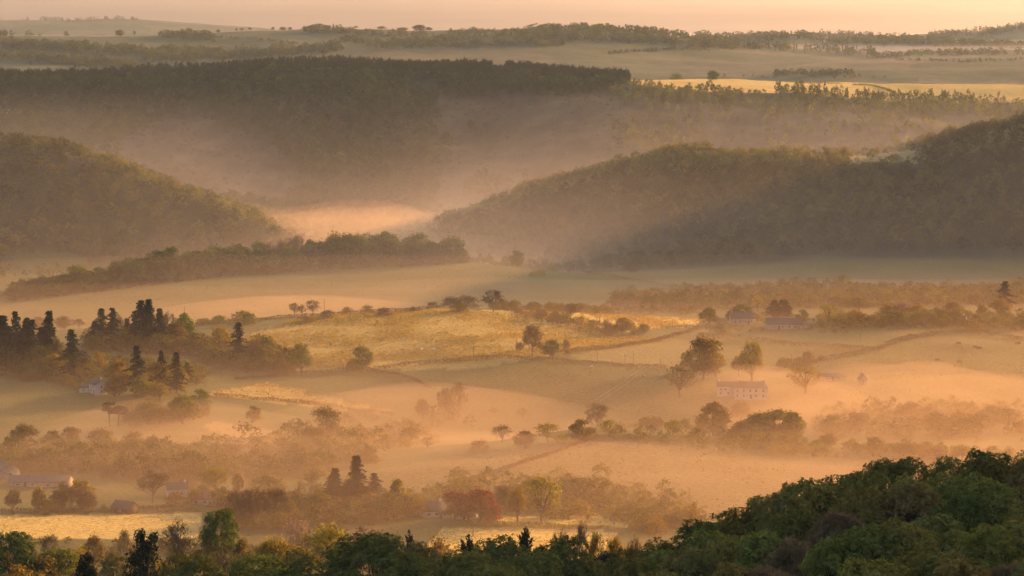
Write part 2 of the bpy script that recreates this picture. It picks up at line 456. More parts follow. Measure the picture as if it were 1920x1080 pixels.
def mist_bank(name, label, cx, cy, cz, rx, ry, rz, dens, rot=0, seed=0, aniso=.52, col=(1, .715, .46)):
    """closed lens of mist, thick in the middle and thinning to a feathered rim"""
    nr, na = 26, 64
    r = np.linspace(0, 1, nr)[1:]; a = np.arange(na)/na*2*math.pi
    Rr, A = np.meshgrid(r, a, indexing='ij')
    wob = 1 + .28*fbm(np.cos(A)*1.7+seed, np.sin(A)*1.7+seed*3, seed)
    x = Rr*np.cos(A)*rx*wob; y = Rr*np.sin(A)*ry*wob
    h = (1 - Rr**2)**2 * rz * (1 + .6*fbm(x/90.+seed, y/90., seed+4))
    ca, sa = math.cos(rot), math.sin(rot)
    Xw = cx + x*ca - y*sa; Yw = cy + x*sa + y*ca
    top = np.stack([Xw, Yw, cz + h], -1).reshape(-1, 3); bot = np.stack([Xw, Yw, cz - h*.5], -1).reshape(-1, 3)[:-na]
    V = np.concatenate([[(cx, cy, cz+rz)], top, [(cx, cy, cz-rz*.5)], bot])
    nt_ = len(top); q = []; t = []
    def ti(i, j): return 1 + i*na + j % na
    def bi(i, j): return ti(i, j) if i == nr-2 else 2 + nt_ + i*na + j % na
    for j in range(na):
        t.append((0, ti(0, j), ti(0, j+1))); t.append((1+nt_, bi(0, j+1), bi(0, j)))
        for i in range(nr-2):
            q.append((ti(i, j), ti(i+1, j), ti(i+1, j+1), ti(i, j+1)))
            q.append((bi(i, j), bi(i, j+1), bi(i+1, j+1), bi(i+1, j)))
    me = mesh_np(name, V, [np.array(t), np.array(q)], volume_mat(name, dens*MIST, col, aniso))
    o = link(bpy.data.objects.new(name, me))
    return set_tag(o, label, "mist", kind="stuff")

def tp(base, amp, s, seed, tilt=0.):
    return lambda X, Y: base + amp*fbm(X/s, Y/s, seed, 4) + tilt*(Y-1500)/1000. - (22*np.clip((Y-1740)/330., 0, 1)**1.5 if base < -140 and base > -178 else 0)
TOPS = [-176, -164, -149]
for i, t in enumerate(TOPS):
    dz = (.00074, .00052, .00020)[i]
    mist_sheet("valley_mist", "golden valley mist, %s layer" % ("lowest", "middle", "upper")[i], -900, 900, 760 + 8*i, 2880 + 20*i, tp(t, (4, 6, 7)[i], 150 + 25*i, 31 + 7*i, 2), dz)

def upper_mist():
    """drifting mist between the wooded hills: thins out upwards and in places"""
    m, nt, out = new_mat("upper_mist"); L = nt.links.new
    tc = N(nt, "ShaderNodeTexCoord"); sp = N(nt, "ShaderNodeSeparateXYZ"); L(tc.outputs["Object"], sp.inputs[0])
    def mth(op, a, b=None):
        n = N(nt, "ShaderNodeMath", operation=op)
        for k, v in enumerate((a, b)):
            if v is None: continue
            if isinstance(v, (int, float)): n.inputs[k].default_value = v
            else: L(v, n.inputs[k])
        return n.outputs[0]
    def ramp(v, a, b):
        n = N(nt, "ShaderNodeMapRange", interpolation_type='SMOOTHSTEP'); n.inputs["From Min"].default_value = a; n.inputs["From Max"].default_value = b
        L(v, n.inputs["Value"]); return n.outputs[0]
    fall = mth('EXPONENT', mth('MULTIPLY', mth('ADD', sp.outputs["Z"], 186.), -1/33.))
    mp = N(nt, "ShaderNodeMapping"); mp.inputs["Scale"].default_value = (1/330., 1/420., 1/110.); L(tc.outputs["Object"], mp.inputs["Vector"])
    nz = N(nt, "ShaderNodeTexNoise"); nz.inputs["Scale"].default_value = 1.; nz.inputs["Detail"].default_value = 3.; L(mp.outputs[0], nz.inputs["Vector"])
    nn = N(nt, "ShaderNodeMapRange"); nn.inputs["From Min"].default_value = .36; nn.inputs["From Max"].default_value = .64; nn.inputs["To Min"].default_value = .35; nn.inputs["To Max"].default_value = 1.65; L(nz.outputs["Fac"], nn.inputs["Value"])
    d = mth('MULTIPLY', mth('MULTIPLY', fall, nn.outputs[0]), mth('MULTIPLY', ramp(sp.outputs["Y"], 1730, 2200), ramp(sp.outputs["Y"], 3280, 2480)))
    d = mth('MULTIPLY', mth('MULTIPLY', d, ramp(sp.outputs["Z"], -52, -80)), UPPER*MIST)
    v = N(nt, "ShaderNodeVolumePrincipled"); v.inputs["Color"].default_value = (.93, .84, .76, 1); v.inputs["Anisotropy"].default_value = .52  # greyer and cooler than the valley mist: shade put into its colour
    L(d, v.inputs["Density"]); L(v.outputs[0], out.inputs["Volume"])
    m.cycles.volume_step_rate = .2
    o = link(bpy.data.objects.new("upper_mist", box_mesh("upper_mist", (-1000, 1728, -230), (1000, 3302, -52), m)))
    set_tag(o, "thin mist drifting between the wooded hills", "mist", kind="stuff")
UPPER = .0015
upper_mist()
bank_near = mist_bank("mist_bank", "soft orange mist over the near end of the valley floor", -60, 1010, -181, 520, 330, 27, .0009, seed=8)
mist_sheet("far_mist", "pale mist lying beyond the wooded ridge", -5000, 6000, 3700, 11500, tp(-46, 14, 900, 61), .00017, aniso=.4, col=(.84, .86, .96))
def bank(name, label, px, row, d, wpx, dep, thick, dens, seed, dz=0, **k):
    x = (px-960)/F*d
    mist_bank(name, label, x, d, -(row-HOR)*d/F+dz, wpx/2*d/F, dep/2, thick, dens, seed=seed, **k)
bank("mist_bank", "bright mist bank in the hollow behind the central meadow", 560, 592, 1880, 900, 300, 11, .0022, 1)
bank("mist_bank", "glowing mist bank at the foot of the big wooded ridge", 690, 462, 2440, 1000, 640, 34, .0015, 2)
bank("mist_bank", "thick orange mist bank across the lower right meadows", 1750, 790, 1400, 1000, 480, 24, .0017, 3)
bank("mist_bank", "glowing mist bank behind the low meadow crest", 800, 802, 1390, 900, 300, 18, .0021, 4)
bank("mist_bank", "mist bank behind the farm buildings", 1340, 588, 1890, 600, 320, 14, .0016, 5)
bank("mist_bank", "low mist bank drifting round the long white house", 1430, 752, 1440, 520, 260, 14, .0022, 7)
bank("mist_bank", "mist bank among the misty left woods", 300, 850, 1230, 1000, 320, 16, .0016, 6)
# ------------------------------------------------------------------ tree making
def unit(v):
    return v / np.maximum(np.linalg.norm(v, axis=-1, keepdims=True), 1e-9)

def cards(P, Nrm, L_, W_, rng, jit=.6, kite=True):
    """leaf sprays: one four-cornered kite per point, facing about Nrm, long axis random"""
    n = len(P)
    nn = unit(Nrm + jit*rng.normal(size=(n, 3)))
    t = unit(np.cross(nn, rng.normal(size=(n, 3))))
    b = np.cross(nn, t)
    L_ = (L_*rng.uniform(.6, 1.35, n))[:, None] if np.isscalar(L_) else L_[:, None]
    W_ = (W_*rng.uniform(.6, 1.35, n))[:, None] if np.isscalar(W_) else W_[:, None]
    sag = nn * (rng.uniform(-.25, .05, n)[:, None]*L_)
    V = np.stack([P - t*L_*.5 + sag*.5, P + b*W_*.5, P + t*L_*.5 + sag, P - b*W_*.5], 1).reshape(-1, 3)
    return V, np.arange(4*n).reshape(n, 4)

def tube(pts, rad, k=6):
    """tapered tube through pts"""
    pts = np.asarray(pts, float); rad = np.asarray(rad, float); n = len(pts)
    d = np.gradient(pts, axis=0); d = unit(d)
    ref = np.where(np.abs(d[:, 2:3]) < .9, np.array([[0, 0, 1.]]), np.array([[1., 0, 0]]))
    u = unit(np.cross(d, ref)); v = np.cross(d, u)
    a = np.arange(k)/k*2*math.pi
    V = pts[:, None, :] + rad[:, None, None]*(np.cos(a)[None, :, None]*u[:, None, :] + np.sin(a)[None, :, None]*v[:, None, :])
    idx = np.arange(n*k).reshape(n, k)
    Q = np.stack([idx[:-1], np.roll(idx[:-1], -1, 1), np.roll(idx[1:], -1, 1), idx[1:]], -1).reshape(-1, 4)
    return V.reshape(-1, 3), Q

class Acc:
    def __init__(self): self.v = []; self.q = []; self.n = 0
    def add(self, VQ):
        V, Q = VQ
        if len(V) == 0: return
        self.v.append(V); self.q.append(np.asarray(Q) + self.n); self.n += len(V)
    def get(self):
        return np.concatenate(self.v), np.concatenate(self.q)

def bend(p0, p1, rng, w=.12, n=5, up=.0):
    t = np.linspace(0, 1, n)[:, None]; L_ = np.linalg.norm(p1-p0)
    off = rng.normal(size=3)*w*L_; off2 = np.array([0, 0, up*L_])
    return p0*(1-t) + p1*t + (off+off2)*(t*(1-t)*4*.5)

def gen_broad(seed, h=1., w=.85, clear=.07, nl=26, nc=1500, cs=.045, flat=1., openness=0., peak=0., spray=1.7, lean=0., dome=False):
    """unit-height broadleaf: returns crown (V,Q), wood (V,Q)"""
    rng = np.random.default_rng(seed)
    c0 = np.array([0, 0, clear + (h-clear)*.48]); rad = np.array([w/2, w/2, (h-clear)*.5])
    if dome: c0 = np.array([0, 0, .08]); rad = np.array([w/2, w/2, .9])
    # lobes spread on an uneven envelope
    dirs = unit(rng.normal(size=(nl*6, 3))); dirs = dirs[dirs[:, 2] > (-.05 if dome else -.93)]
    lob = []
    for dv in dirs:
        rr = rng.uniform(.52, .80)
        k = 1 - peak*max(dv[2], 0) if peak else 1 + .22*max(-dv[2], 0)
        p = c0 + dv*rad*rr*np.array([k, k, 1])
        r = rng.uniform(.17, .31)*w*.62*(1-.35*peak*max(dv[2], 0))
        if all(np.linalg.norm((p-q)) > .62*min(r, s) + .02 for q, s in lob) or rng.random() < .1:
            lob.append((p, r))
        if len(lob) >= nl: break
    lob.append((c0 + np.array([0, 0, rad[2]*.62]), .2*w))
    wts = np.array([r*r for _, r in lob]); wts /= wts.sum()
    acc = Acc()
    for (p, r), wt in zip(lob, wts):
        n = max(6, int(nc*wt))
        dv = unit(rng.normal(size=(int(n*1.5), 3)))
        dv = dv[(dv[:, 2] > -.55) | (rng.random(len(dv)) < .25)][:n]
        rr = r*(1 - .55*rng.random(len(dv))**2.0)*(1 + .22*rng.normal(size=len(dv)))
        P = p + dv*rr[:, None]*np.array([1.1, 1.1, .85*flat])
        keep = rng.random(len(P)) > openness
        P = P[keep]; dv = dv[keep]
        nrm = dv + np.array([0, 0, .55])
        acc.add(cards(P, nrm, cs*spray, cs, rng, .55))
    # few stray sprays that break the outline
    n = int(nc*.05); k = rng.integers(0, len(lob), n)
    dv = unit(rng.normal(size=(n, 3))); dv[:, 2] = np.abs(dv[:, 2])
    P = np.array([lob[i][0] for i in k]) + dv*np.array([lob[i][1] for i in k])[:, None]*rng.uniform(1.05, 1.4, n)[:, None]
    acc.add(cards(P, dv, cs*1.5, cs*.7, rng, .8))
    V, Q = acc.get()
    V[:, 0] += lean*V[:, 2]
    top = V[:, 2].max(); sc = h/top; V[:, 2] *= sc
    if clear < .2: V[:, 2] = np.where(V[:, 2] < .5, .5 - (.5 - V[:, 2])*1.12, V[:, 2])
    wood = Acc()
    tr = .028*h
    fork = np.array([rng.normal()*.02 + lean*clear, rng.normal()*.02, clear*rng.uniform(.85, 1.1) + .03])
    wood.add(tube(np.array([[0, 0, -.03], [0, 0, .02], fork*.5, fork]), [tr*1.6, tr*1.05, tr*.9, tr*.8], 7))
    for (p, r) in sorted(lob, key=lambda q: -q[1])[:12]:
        q = p.copy(); q[2] = q[2]*sc; q[0] += lean*q[2]
        wood.add(tube(bend(fork, q, rng, .1, 5, .12), np.linspace(tr*.55, tr*.12, 5), 5))
    lead = np.array([lean*h*.9, 0, h*.9])
    wood.add(tube(bend(fork, lead, rng, .05, 5), np.linspace(tr*.7, tr*.1, 5), 5))
    return (V, Q), wood.get()

def gen_near(seed, h=1., w=1., clear=.1, nl=44, ns=900, sp=.055, per=12, cs=.02, flat=.85):
    """close broadleaf: layered leafy sprays, each a drooping fan of small leaf clusters"""
    rng = np.random.default_rng(seed)
    c0 = np.array([0, 0, clear + (h-clear)*.46]); rad = np.array([w/2, w/2, (h-clear)*.54])
    dirs = unit(rng.normal(size=(nl*8, 3))); dirs = dirs[dirs[:, 2] > -.5]; lob = []
    for dv in dirs:
        p = c0 + dv*rad*rng.uniform(.58, .84); r = rng.uniform(.12, .24)*w*.62
        if all(np.linalg.norm(p-q) > .8*min(r, s) + .02 for q, s in lob): lob.append((p, r))
        if len(lob) >= nl: break
    acc = Acc(); wts = np.array([r*r for _, r in lob]); wts /= wts.sum()
    for (p, r), wt in zip(lob, wts):
        n = max(5, int(ns*wt)); dv = unit(rng.normal(size=(n*2, 3))); dv = dv[dv[:, 2] > -.35][:n]; n = len(dv)
        out = unit(p + dv*r - c0)
        ctr = p + dv*(r*rng.uniform(.7, 1.12, n))[:, None]*np.array([1.15, 1.15, flat])
        nrm = unit(dv*.5 + np.array([0, 0, .85]) + .28*rng.normal(size=(n, 3)))
        ax = unit(out - nrm*np.sum(out*nrm, 1, keepdims=True) + .3*rng.normal(size=(n, 3))); bx = np.cross(nrm, ax)
        t = rng.uniform(-.6, 1., (n, per)); b = rng.normal(size=(n, per))*.42*(1.1-np.abs(t)*.6)
        s_ = sp*rng.uniform(.6, 1.3, n)[:, None]
        P = ctr[:, None, :] + ax[:, None, :]*(t*s_)[..., None] + bx[:, None, :]*(b*s_)[..., None] - np.array([0, 0, 1.])*((t.clip(0)**2*.55 + b*b*.5)*s_)[..., None]
        P = P.reshape(-1, 3); nn = np.repeat(nrm + .35*ax, per, 0)
        acc.add(cards(P, nn, cs*1.9, cs, rng, .38))
    V, Q = acc.get(); V[:, 2] *= h/V[:, 2].max()
    wood = Acc(); tr = .026
    fork = np.array([0, 0, clear + .08])
    wood.add(tube(np.array([[0, 0, -.03], [0, 0, .02], fork]), [tr*1.6, tr*1.1, tr*.85], 7))
    for (p, r) in lob[:22]: wood.add(tube(bend(fork, p, rng, .1, 5, .12), np.linspace(tr*.55, tr*.12, 5), 5))
    return (V, Q), wood.get()

def gen_bare(seed, w=.8, clear=.2, levels=4, spread=.62, twigs=5, leaf=0, cs=.03):
    """unit-height leafless tree; wood and a haze of twigs; leaf>0 sprinkles young leaves"""
    rng = np.random.default_rng(seed)
    segs = []; tips = []
    def grow(p, d, L_, r, lv):
        q = p + d*L_
        segs.append((p, q, r, r*.62, lv))
        if lv >= levels: tips.append((q, d)); return
        n = 3 if lv < 2 else rng.integers(2, 4)
        for i in range(n):
            nd = unit(d + spread*unit(rng.normal(size=3)) + np.array([0, 0, .13]))
            grow(p + d*L_*rng.uniform(.72, 1.0), nd, L_*rng.uniform(.66, .86), r*.58, lv+1)
    for i in range(9):
        a = i*2.4 + rng.uniform(-.4, .4); u = i/8; t = rng.uniform(.8, 1.5)*(1-u)**.7 + .06
        grow(np.array([0, 0, clear + (.5-clear)*u**.8]), unit(np.array([math.cos(a)*t, math.sin(a)*t, 1.])), .19 + .05*u, .014, 0)
    segs.append((np.array([0, 0, clear]), np.array([0, 0, .55]), .022, .015, 0))
    allp = np.array([s[1] for s in segs]); zt = allp[:, 2].max(); xr = np.percentile(np.hypot(allp[:, 0], allp[:, 1]), 97)
    S = np.array([w/2/xr, w/2/xr, 1.0/zt*.97])
    wood = Acc()
    wood.add(tube(np.array([[0, 0, -.03], [0, 0, .02], [0, 0, clear]]), [.04, .027, .022], 7))
    for p, q, r0, r1, lv in segs:
        if lv < 3: wood.add(tube(bend(p*S, q*S, rng, .06, 3), np.linspace(r0, r1, 3), 5 if lv < 2 else 4))
    # twigs: slim three-sided slivers
    tw = Acc()
    for p, q, r0, r1, lv in segs:
        if lv >= 3: tw.add(tube(np.array([p*S, q*S]), [max(r0, .0035), max(r1, .0028)], 3))
    T = np.array([t[0] for t in tips]); Dd = np.array([t[1] for t in tips])
    for k in range(twigs):
        o = unit(Dd + .8*rng.normal(size=Dd.shape) + np.array([0, 0, .2])); L_ = rng.uniform(.03, .085, len(T))[:, None]
        a = T*S; b = a + o*L_; s = unit(np.cross(o, rng.normal(size=o.shape)))*.0028
        V = np.stack([a-s, a+s, b+s*.5, b-s*.5], 1).reshape(-1, 3); tw.add((V, np.arange(len(V)).reshape(-1, 4)))
    if leaf:
        k = rng.integers(0, len(T), leaf)
        P = T[k]*S*rng.uniform(.72, 1.02, (leaf, 1))**np.array([[1, 1, .7]]) + rng.normal(size=(leaf, 3))*.03
        tw.add(cards(P, Dd[k] + np.array([0, 0, .4]), cs*1.5, cs, rng, .8))
    return tw.get(), wood.get()

def gen_conifer(seed, w=.42, clear=.06, nb=170, ragged=.3, droop=.3, cs=.03, power=.9, fill=4):
    """unit-height conifer: uneven boughs of needle sprays, each at its own height on a straight stem"""
    rng = np.random.default_rng(seed); acc = Acc(); wood = Acc()
    wood.add(tube(np.array([[0, 0, -.03], [0, 0, .05], [0, 0, .5], [0, 0, .99]]), [.026, .02, .012, .002], 7))
    az_bias = rng.uniform(0, 6.283); ph = rng.uniform(0, 6.283)
    for i in range(nb):
        u = (i + rng.random())/nb; z = clear + (1-clear)*(1 - (1-u)**1.15)*.985
        f = 1 - (z-clear)/(1-clear)
        a = rng.uniform(0, 6.283)
        env = f**power*(1 + ragged*.55*math.sin(z*31 + ph + 2*math.cos(a-az_bias)) + .18*math.cos(a-az_bias))
        if f > .86: env *= .8
        Rb = w/2*env*rng.uniform(.55, 1.12) + .014
        m = max(3, int(Rb/cs*1.5)); s = np.linspace(.1, 1, m)
        dr = np.array([math.cos(a), math.sin(a), 0]); up = rng.uniform(.0, .25) + .5*(1-f)
        P = np.array([0, 0, z]) + dr*(s*Rb)[:, None] + np.array([0, 0, 1.])*((up*s - (droop + up*.6)*s**2)*Rb)[:, None]
        side = np.array([-dr[1], dr[0], 0])
        Pm = np.concatenate([P + side*rng.normal(size=(m, 1))*.5*cs*(1.6 - s[:, None]) + rng.normal(size=(m, 3))*cs*.3 for _ in range(fill)])
        acc.add(cards(Pm, np.array([0, 0, .8]) + dr*.35 + np.zeros_like(Pm), cs*1.7, cs*.8, rng, .55))
        if Rb > .09: wood.add(tube(np.array([[0, 0, z], P[m//2], P[-1]]), [.005, .003, .001], 4))
    return acc.get(), wood.get()

def gen_cypress(seed, w=.55, tops=((0, 0, 1.), (.12, .05, .93), (-.1, -.05, .8)), nc=4200, cs=.03, spiky=.0):
    """dense dark cypress: several ragged leaders of tufted foliage"""
    rng = np.random.default_rng(seed); acc = Acc(); wood = Acc()
    for (tx, ty, tz) in tops:
        n = nc//len(tops); m = 46
        z = np.sort(rng.uniform(.03, tz, m)); f = (1 - (z/tz))
        R_ = w/2*np.clip(f, 0, 1)**.62*rng.uniform(.75, 1.12, m)
        a = rng.uniform(0, 6.283, m)
        cx = tx*(z/tz) + np.cos(a)*R_*.72; cy = ty*(z/tz) + np.sin(a)*R_*.72
        rr = (.045 + .10*f)*w/.55*rng.uniform(.6, 1.15, m)
        for k in range(m):
            q = max(8, n//m); dv = unit(rng.normal(size=(q, 3)))
            P = np.array([cx[k], cy[k], z[k]]) + dv*(rr[k]*(1-.5*rng.random(q)**2))[:, None]*np.array([1, 1, 1.05])
            out = unit(np.array([math.cos(a[k]), math.sin(a[k]), .6]))
            if spiky: P += out*(rng.random(q)**3)[:, None]*spiky
            P[:, 2] = np.minimum(P[:, 2], 1.0)
            acc.add(cards(P, dv + out*.4, cs*(1.6+2*spiky), cs*.75, rng, .6))
        wood.add(tube(np.array([[0, 0, -.03], [tx*.3, ty*.3, .3], [tx, ty, tz*.97]]), [.032, .022, .004], 6))
    return acc.get(), wood.get()

def gen_fan(seed, nb=34, cs=.03, spread=1.05):
    """dark spiky fan-crowned cypress"""
    rng = np.random.default_rng(seed); acc = Acc(); wood = Acc()
    wood.add(tube(np.array([[0, 0, -.03], [0, 0, .15], [0, 0, .45]]), [.04, .03, .02], 7))
    for i in range(nb):
        th = rng.uniform(-1, 1)*1.25; az = rng.uniform(0, 6.283)
        d = np.array([math.sin(th)*math.cos(az)*spread, math.sin(th)*math.sin(az)*spread, math.cos(th)*.95 + .05])
        p0 = np.array([0, 0, rng.uniform(.2, .45)]); L_ = rng.uniform(.36, .56)
        s = np.linspace(.1, 1, 16)[:, None]
        P = p0 + d*s*L_ + np.array([0, 0, -.06])*s*s
        wood.add(tube(P[[0, 5, 10, 15]], [.012, .009, .006, .002], 4))
        Pm = np.concatenate([P + rng.normal(size=P.shape)*cs*(1.3-.9*s) for _ in range(9)])
        dd = unit(d + .5*rng.normal(size=Pm.shape)); b = unit(np.cross(dd, rng.normal(size=Pm.shape)))
        L2 = cs*rng.uniform(1.2, 2.6, len(Pm))[:, None]; W2 = cs*.4
        V = np.stack([Pm, Pm+dd*L2*.5+b*W2, Pm+dd*L2, Pm+dd*L2*.5-b*W2], 1).reshape(-1, 3)
        acc.add((V, np.arange(len(V)).reshape(-1, 4)))
    V, Q = acc.get(); V[:, 2] /= V[:, 2].max()
    return (V, Q), wood.get()

BARK = flat_mat("bark", (.07, .052, .036), .9, .3, 3)
GREYBARK = flat_mat("grey_bark", (.10, .085, .065), .9, .3, 3)
LEAF = {
 'g': leaf_mat("leaf_green", (.060, .080, .020)),
 'y': leaf_mat("leaf_yellow_green", (.115, .105, .018)),
 'd': leaf_mat("leaf_dark_green", (.036, .054, .014)),
 'p': leaf_mat("leaf_olive", (.078, .078, .026)),
 'k': leaf_mat("needle_dark", (.016, .022, .012), .2, .15),
 's': leaf_mat("needle_slate", (.028, .034, .026), .2, .15),
 'c': leaf_mat("leaf_copper", (.085, .034, .024), .18, .5, (2.6, 1.2, .8)),
 'b': leaf_mat("twig_brown", (.078, .062, .038), .2, .25, (1.8, 1.4, .9)),
 't': leaf_mat("leaf_tan", (.115, .094, .036), .2, .3, (1.8, 1.4, .8)),
 'w': leaf_mat("blossom_pale", (.20, .15, .11), .15, .4, (1.6, 1.3, 1.)),
 'm': leaf_mat("leaf_fresh", (.088, .116, .026)),
 'G': leaf_mat("near_green", (.135, .140, .034), .3, .2, (2.4, 2.0, .9)),
 'M': leaf_mat("near_fresh_green", (.175, .172, .044), .3, .2, (2.4, 2.0, .9)),
 'D': leaf_mat("near_deep_green", (.090, .102, .027), .3, .2, (2.4, 2.0, .9)),
 'P': leaf_mat("near_olive", (.150, .136, .046), .3, .2, (2.4, 2.0, .9)),
 'v': leaf_mat("leaf_purple_brown", (.13, .105, .062), .2, .3, (1.6, 1.2, .9)),
}
# kinds: generator, number of seeds, phrase, object name, category
KINDS = {
 'oak':   (lambda s: gen_broad(s, nc=1700), 6, "round broadleaf tree", "broadleaf_tree", "tree"),
 'tall':  (lambda s: gen_broad(s, w=.55, clear=.06, nl=30, nc=1700, peak=.35), 4, "tall broadleaf tree", "broadleaf_tree", "tree"),
 'thin':  (lambda s: gen_broad(s, w=.75, clear=.16, nl=24, nc=800, cs=.04, openness=.25), 3, "thin-leaved airy tree", "broadleaf_tree", "tree"),
 'umb':   (lambda s: gen_broad(s, w=1.15, clear=.34, nl=22, nc=1500, flat=.8), 4, "flat-topped spreading tree", "spreading_tree", "tree"),
 'peak':  (lambda s: gen_broad(s, w=.55, clear=.05, nl=30, nc=1700, peak=.85), 2, "pointed leafy tree", "broadleaf_tree", "tree"),
 'bush':  (lambda s: gen_broad(s, w=1.35, clear=.0, nl=22, nc=1100, cs=.055, dome=True), 4, "rounded bush", "bush", "bush"),
 'bare':  (lambda s: gen_bare(s), 4, "bare twiggy tree", "bare_tree", "tree"),
 'wide':  (lambda s: gen_bare(s, w=1.2, clear=.12, spread=.8, twigs=6), 2, "wide bare tree", "bare_tree", "tree"),
 'leafy': (lambda s: gen_bare(s, w=.8, clear=.16, twigs=4, leaf=1100, cs=.034), 3, "half-leafed branching tree", "branching_tree", "tree"),
 'con':   (lambda s: gen_conifer(s, w=.44, nb=190, ragged=.3), 4, "tall dark conifer", "conifer_tree", "conifer"),
 'rag':   (lambda s: gen_conifer(s, w=.52, clear=.1, nb=105, ragged=.75, droop=.22, power=.75), 4, "ragged layered conifer", "conifer_tree", "conifer"),
 'pine':  (lambda s: gen_broad(s, w=.7, clear=.5, nl=12, nc=900, flat=.6, cs=.04), 3, "open-crowned pine", "pine_tree", "pine"),
 'cyp':   (lambda s: gen_cypress(s), 2, "dense dark cypress", "cypress_tree", "cypress"),
 'fan':   (lambda s: gen_fan(s), 2, "spiky fan-crowned cypress", "cypress_tree", "cypress"),
 # large close trees carry more and smaller leaf sprays
 'Oak':   (lambda s: gen_near(s, w=.95, clear=.08, nl=44, ns=1000), 5, "leafy round tree", "broadleaf_tree", "tree"),
 'Dome':  (lambda s: gen_near(s, w=1.05, clear=.08, nl=60, ns=1200, sp=.06, flat=.7), 4, "wide domed tree", "broadleaf_tree", "tree"),
 'Thin':  (lambda s: gen_bare(s, w=.9, clear=.12, levels=5, twigs=7, leaf=500, cs=.02), 2, "bare-twigged tree", "bare_tree", "tree"),
 'Umb':   (lambda s: gen_broad(s, w=1.15, clear=.34, nl=30, nc=4200, cs=.03, flat=.75), 3, "flat-topped spreading tree", "spreading_tree", "tree"),
}
COLN = {'g': "green", 'y': "golden-green", 'd': "deep green", 'p': "olive", 'k': "blackish", 's': "slate-dark", 'c': "copper red",
        'b': "brown", 't': "tan", 'w': "pale pinkish", 'm': "fresh green", 'v': "purple-brown", 'G': "green", 'M': "fresh green", 'D': "deep green", 'P': "olive"}
_proto = {}
_pick = {}
def proto(kind, i, col):
    key = (kind, i)
    if key not in _proto:
        (cv, cq), (wv, wq) = KINDS[kind][0](1000 + 37*i + 101*(sum(map(ord, kind)) % 97))
        # real half-width of the crown, so a copy can be given its width
        hw = np.percentile(np.hypot(cv[:, 0], cv[:, 1]), 97)
        zm = cv[:, 2].max()
        _proto[key] = (cv, cq, wv, wq, hw, zm, {})
    cv, cq, wv, wq, hw, zm, meshes = _proto[key]
    if col not in meshes:
        base = mesh_np("crown", cv, [cq], LEAF[col])
        wm = mesh_np("trunk", wv, [wq], GREYBARK if col in 'tbw' else BARK, smooth=True)
        meshes[col] = (base, wm)
    return meshes[col], hw, zm

TREES = []
RNG = np.random.default_rng(5)
def add_tree(kind, col, x, y, z, h, w, name=None, rot=None):
    gen, ns, phrase, oname, cat = KINDS[kind]
    i = _pick.get((kind, col), 0); _pick[(kind, col)] = i + 1
    (cm, wm), hw, zm = proto(kind, (i*5 + ord(col)) % ns, col)
    o = link(bpy.data.objects.new(name or oname, None))
    o.empty_display_size = 1
    o.location = (x, y, z)
    o.rotation_euler = (0, 0, RNG.uniform(0, 6.283) if rot is None else rot)
    sx = (w/2)/hw
    o.scale = (sx, sx, h/zm)
    c = link(bpy.data.objects.new("crown", cm), o)
    t = link(bpy.data.objects.new("trunk", wm), o)
    o["category"] = cat
    TREES.append(o)
    return o

ORD = ["first", "second", "third", "fourth", "fifth", "sixth", "seventh", "eighth", "ninth", "tenth", "eleventh", "twelfth", "thirteenth", "fourteenth", "fifteenth", "sixteenth", "seventeenth", "eighteenth", "nineteenth", "twentieth"]
def label_cluster(items, where, group):
    """items: (photo column, phrase, object). A look that is alone in its cluster needs no more; otherwise its place in the row is said."""
    by = {}
    for px, ph, o in items: by.setdefault(ph, []).append((px, o))
    for ph, l in by.items():
        l.sort(key=lambda q: q[0]); n = len(l)
        for k, (px, o) in enumerate(l):
            if n == 1: lab = f"{ph} {where}"
            elif n == 2: lab = f"{'left' if k == 0 else 'right'} one of two {ph}s {where}".replace("bushs", "bushes").replace("cypresss", "cypresses")
            elif k == 0: lab = f"leftmost {ph} {where}"
            elif k == n-1: lab = f"rightmost {ph} {where}"
            else: lab = f"{ORD[k]} {ph} from left {where}"
            o["label"] = lab; o["group"] = group

def cluster(where, group, d0, d1, items):
    """items: (px, base row or None, top row, width px, kind, colour[, distance])"""
    out = []
    for it in items:
        px, base, top, wpx, kind, col = it[:6]
        d = it[6] if len(it) > 6 else None
        if d is None:
            d = hit(px, base, d0, d1)
            if d is None:
                print("no hit", where, px, base); d = (d0+d1)/2
        x, y, z = place(px, d)
        h = -(top-HOR)*d/F - z
        wm = wpx*d/F; need = min(5.5, max(3.2, wm*.4)) if kind == 'bush' else min(11, max(4, wm*.75))
        if base is None and h < need:
            d = hit(px, top + need*F/d, d*.9, d+10) or d*.93
            x, y, z = place(px, d); h = -(top-HOR)*d/F - z
        if h < 2.0 or h > 34: print("odd height", where, it, round(h, 1), "d", round(d), "ground row", round(HOR - z*F/d))
        h = min(max(h, 2.0), 34)
        wd = wpx*d/F*(1.35 if kind in ('con', 'rag') else 1.0)
        if kind == 'bush': wd = min(wd, 2.1*h)
        elif kind not in ('umb', 'Umb', 'fan'): wd = min(wd, 1.25*h)
        o = add_tree(kind, col, x, y, z, h, wd)
        out.append((px, f"{COLN[col]} {KINDS[kind][2]}", o))
    label_cluster(out, where, group)
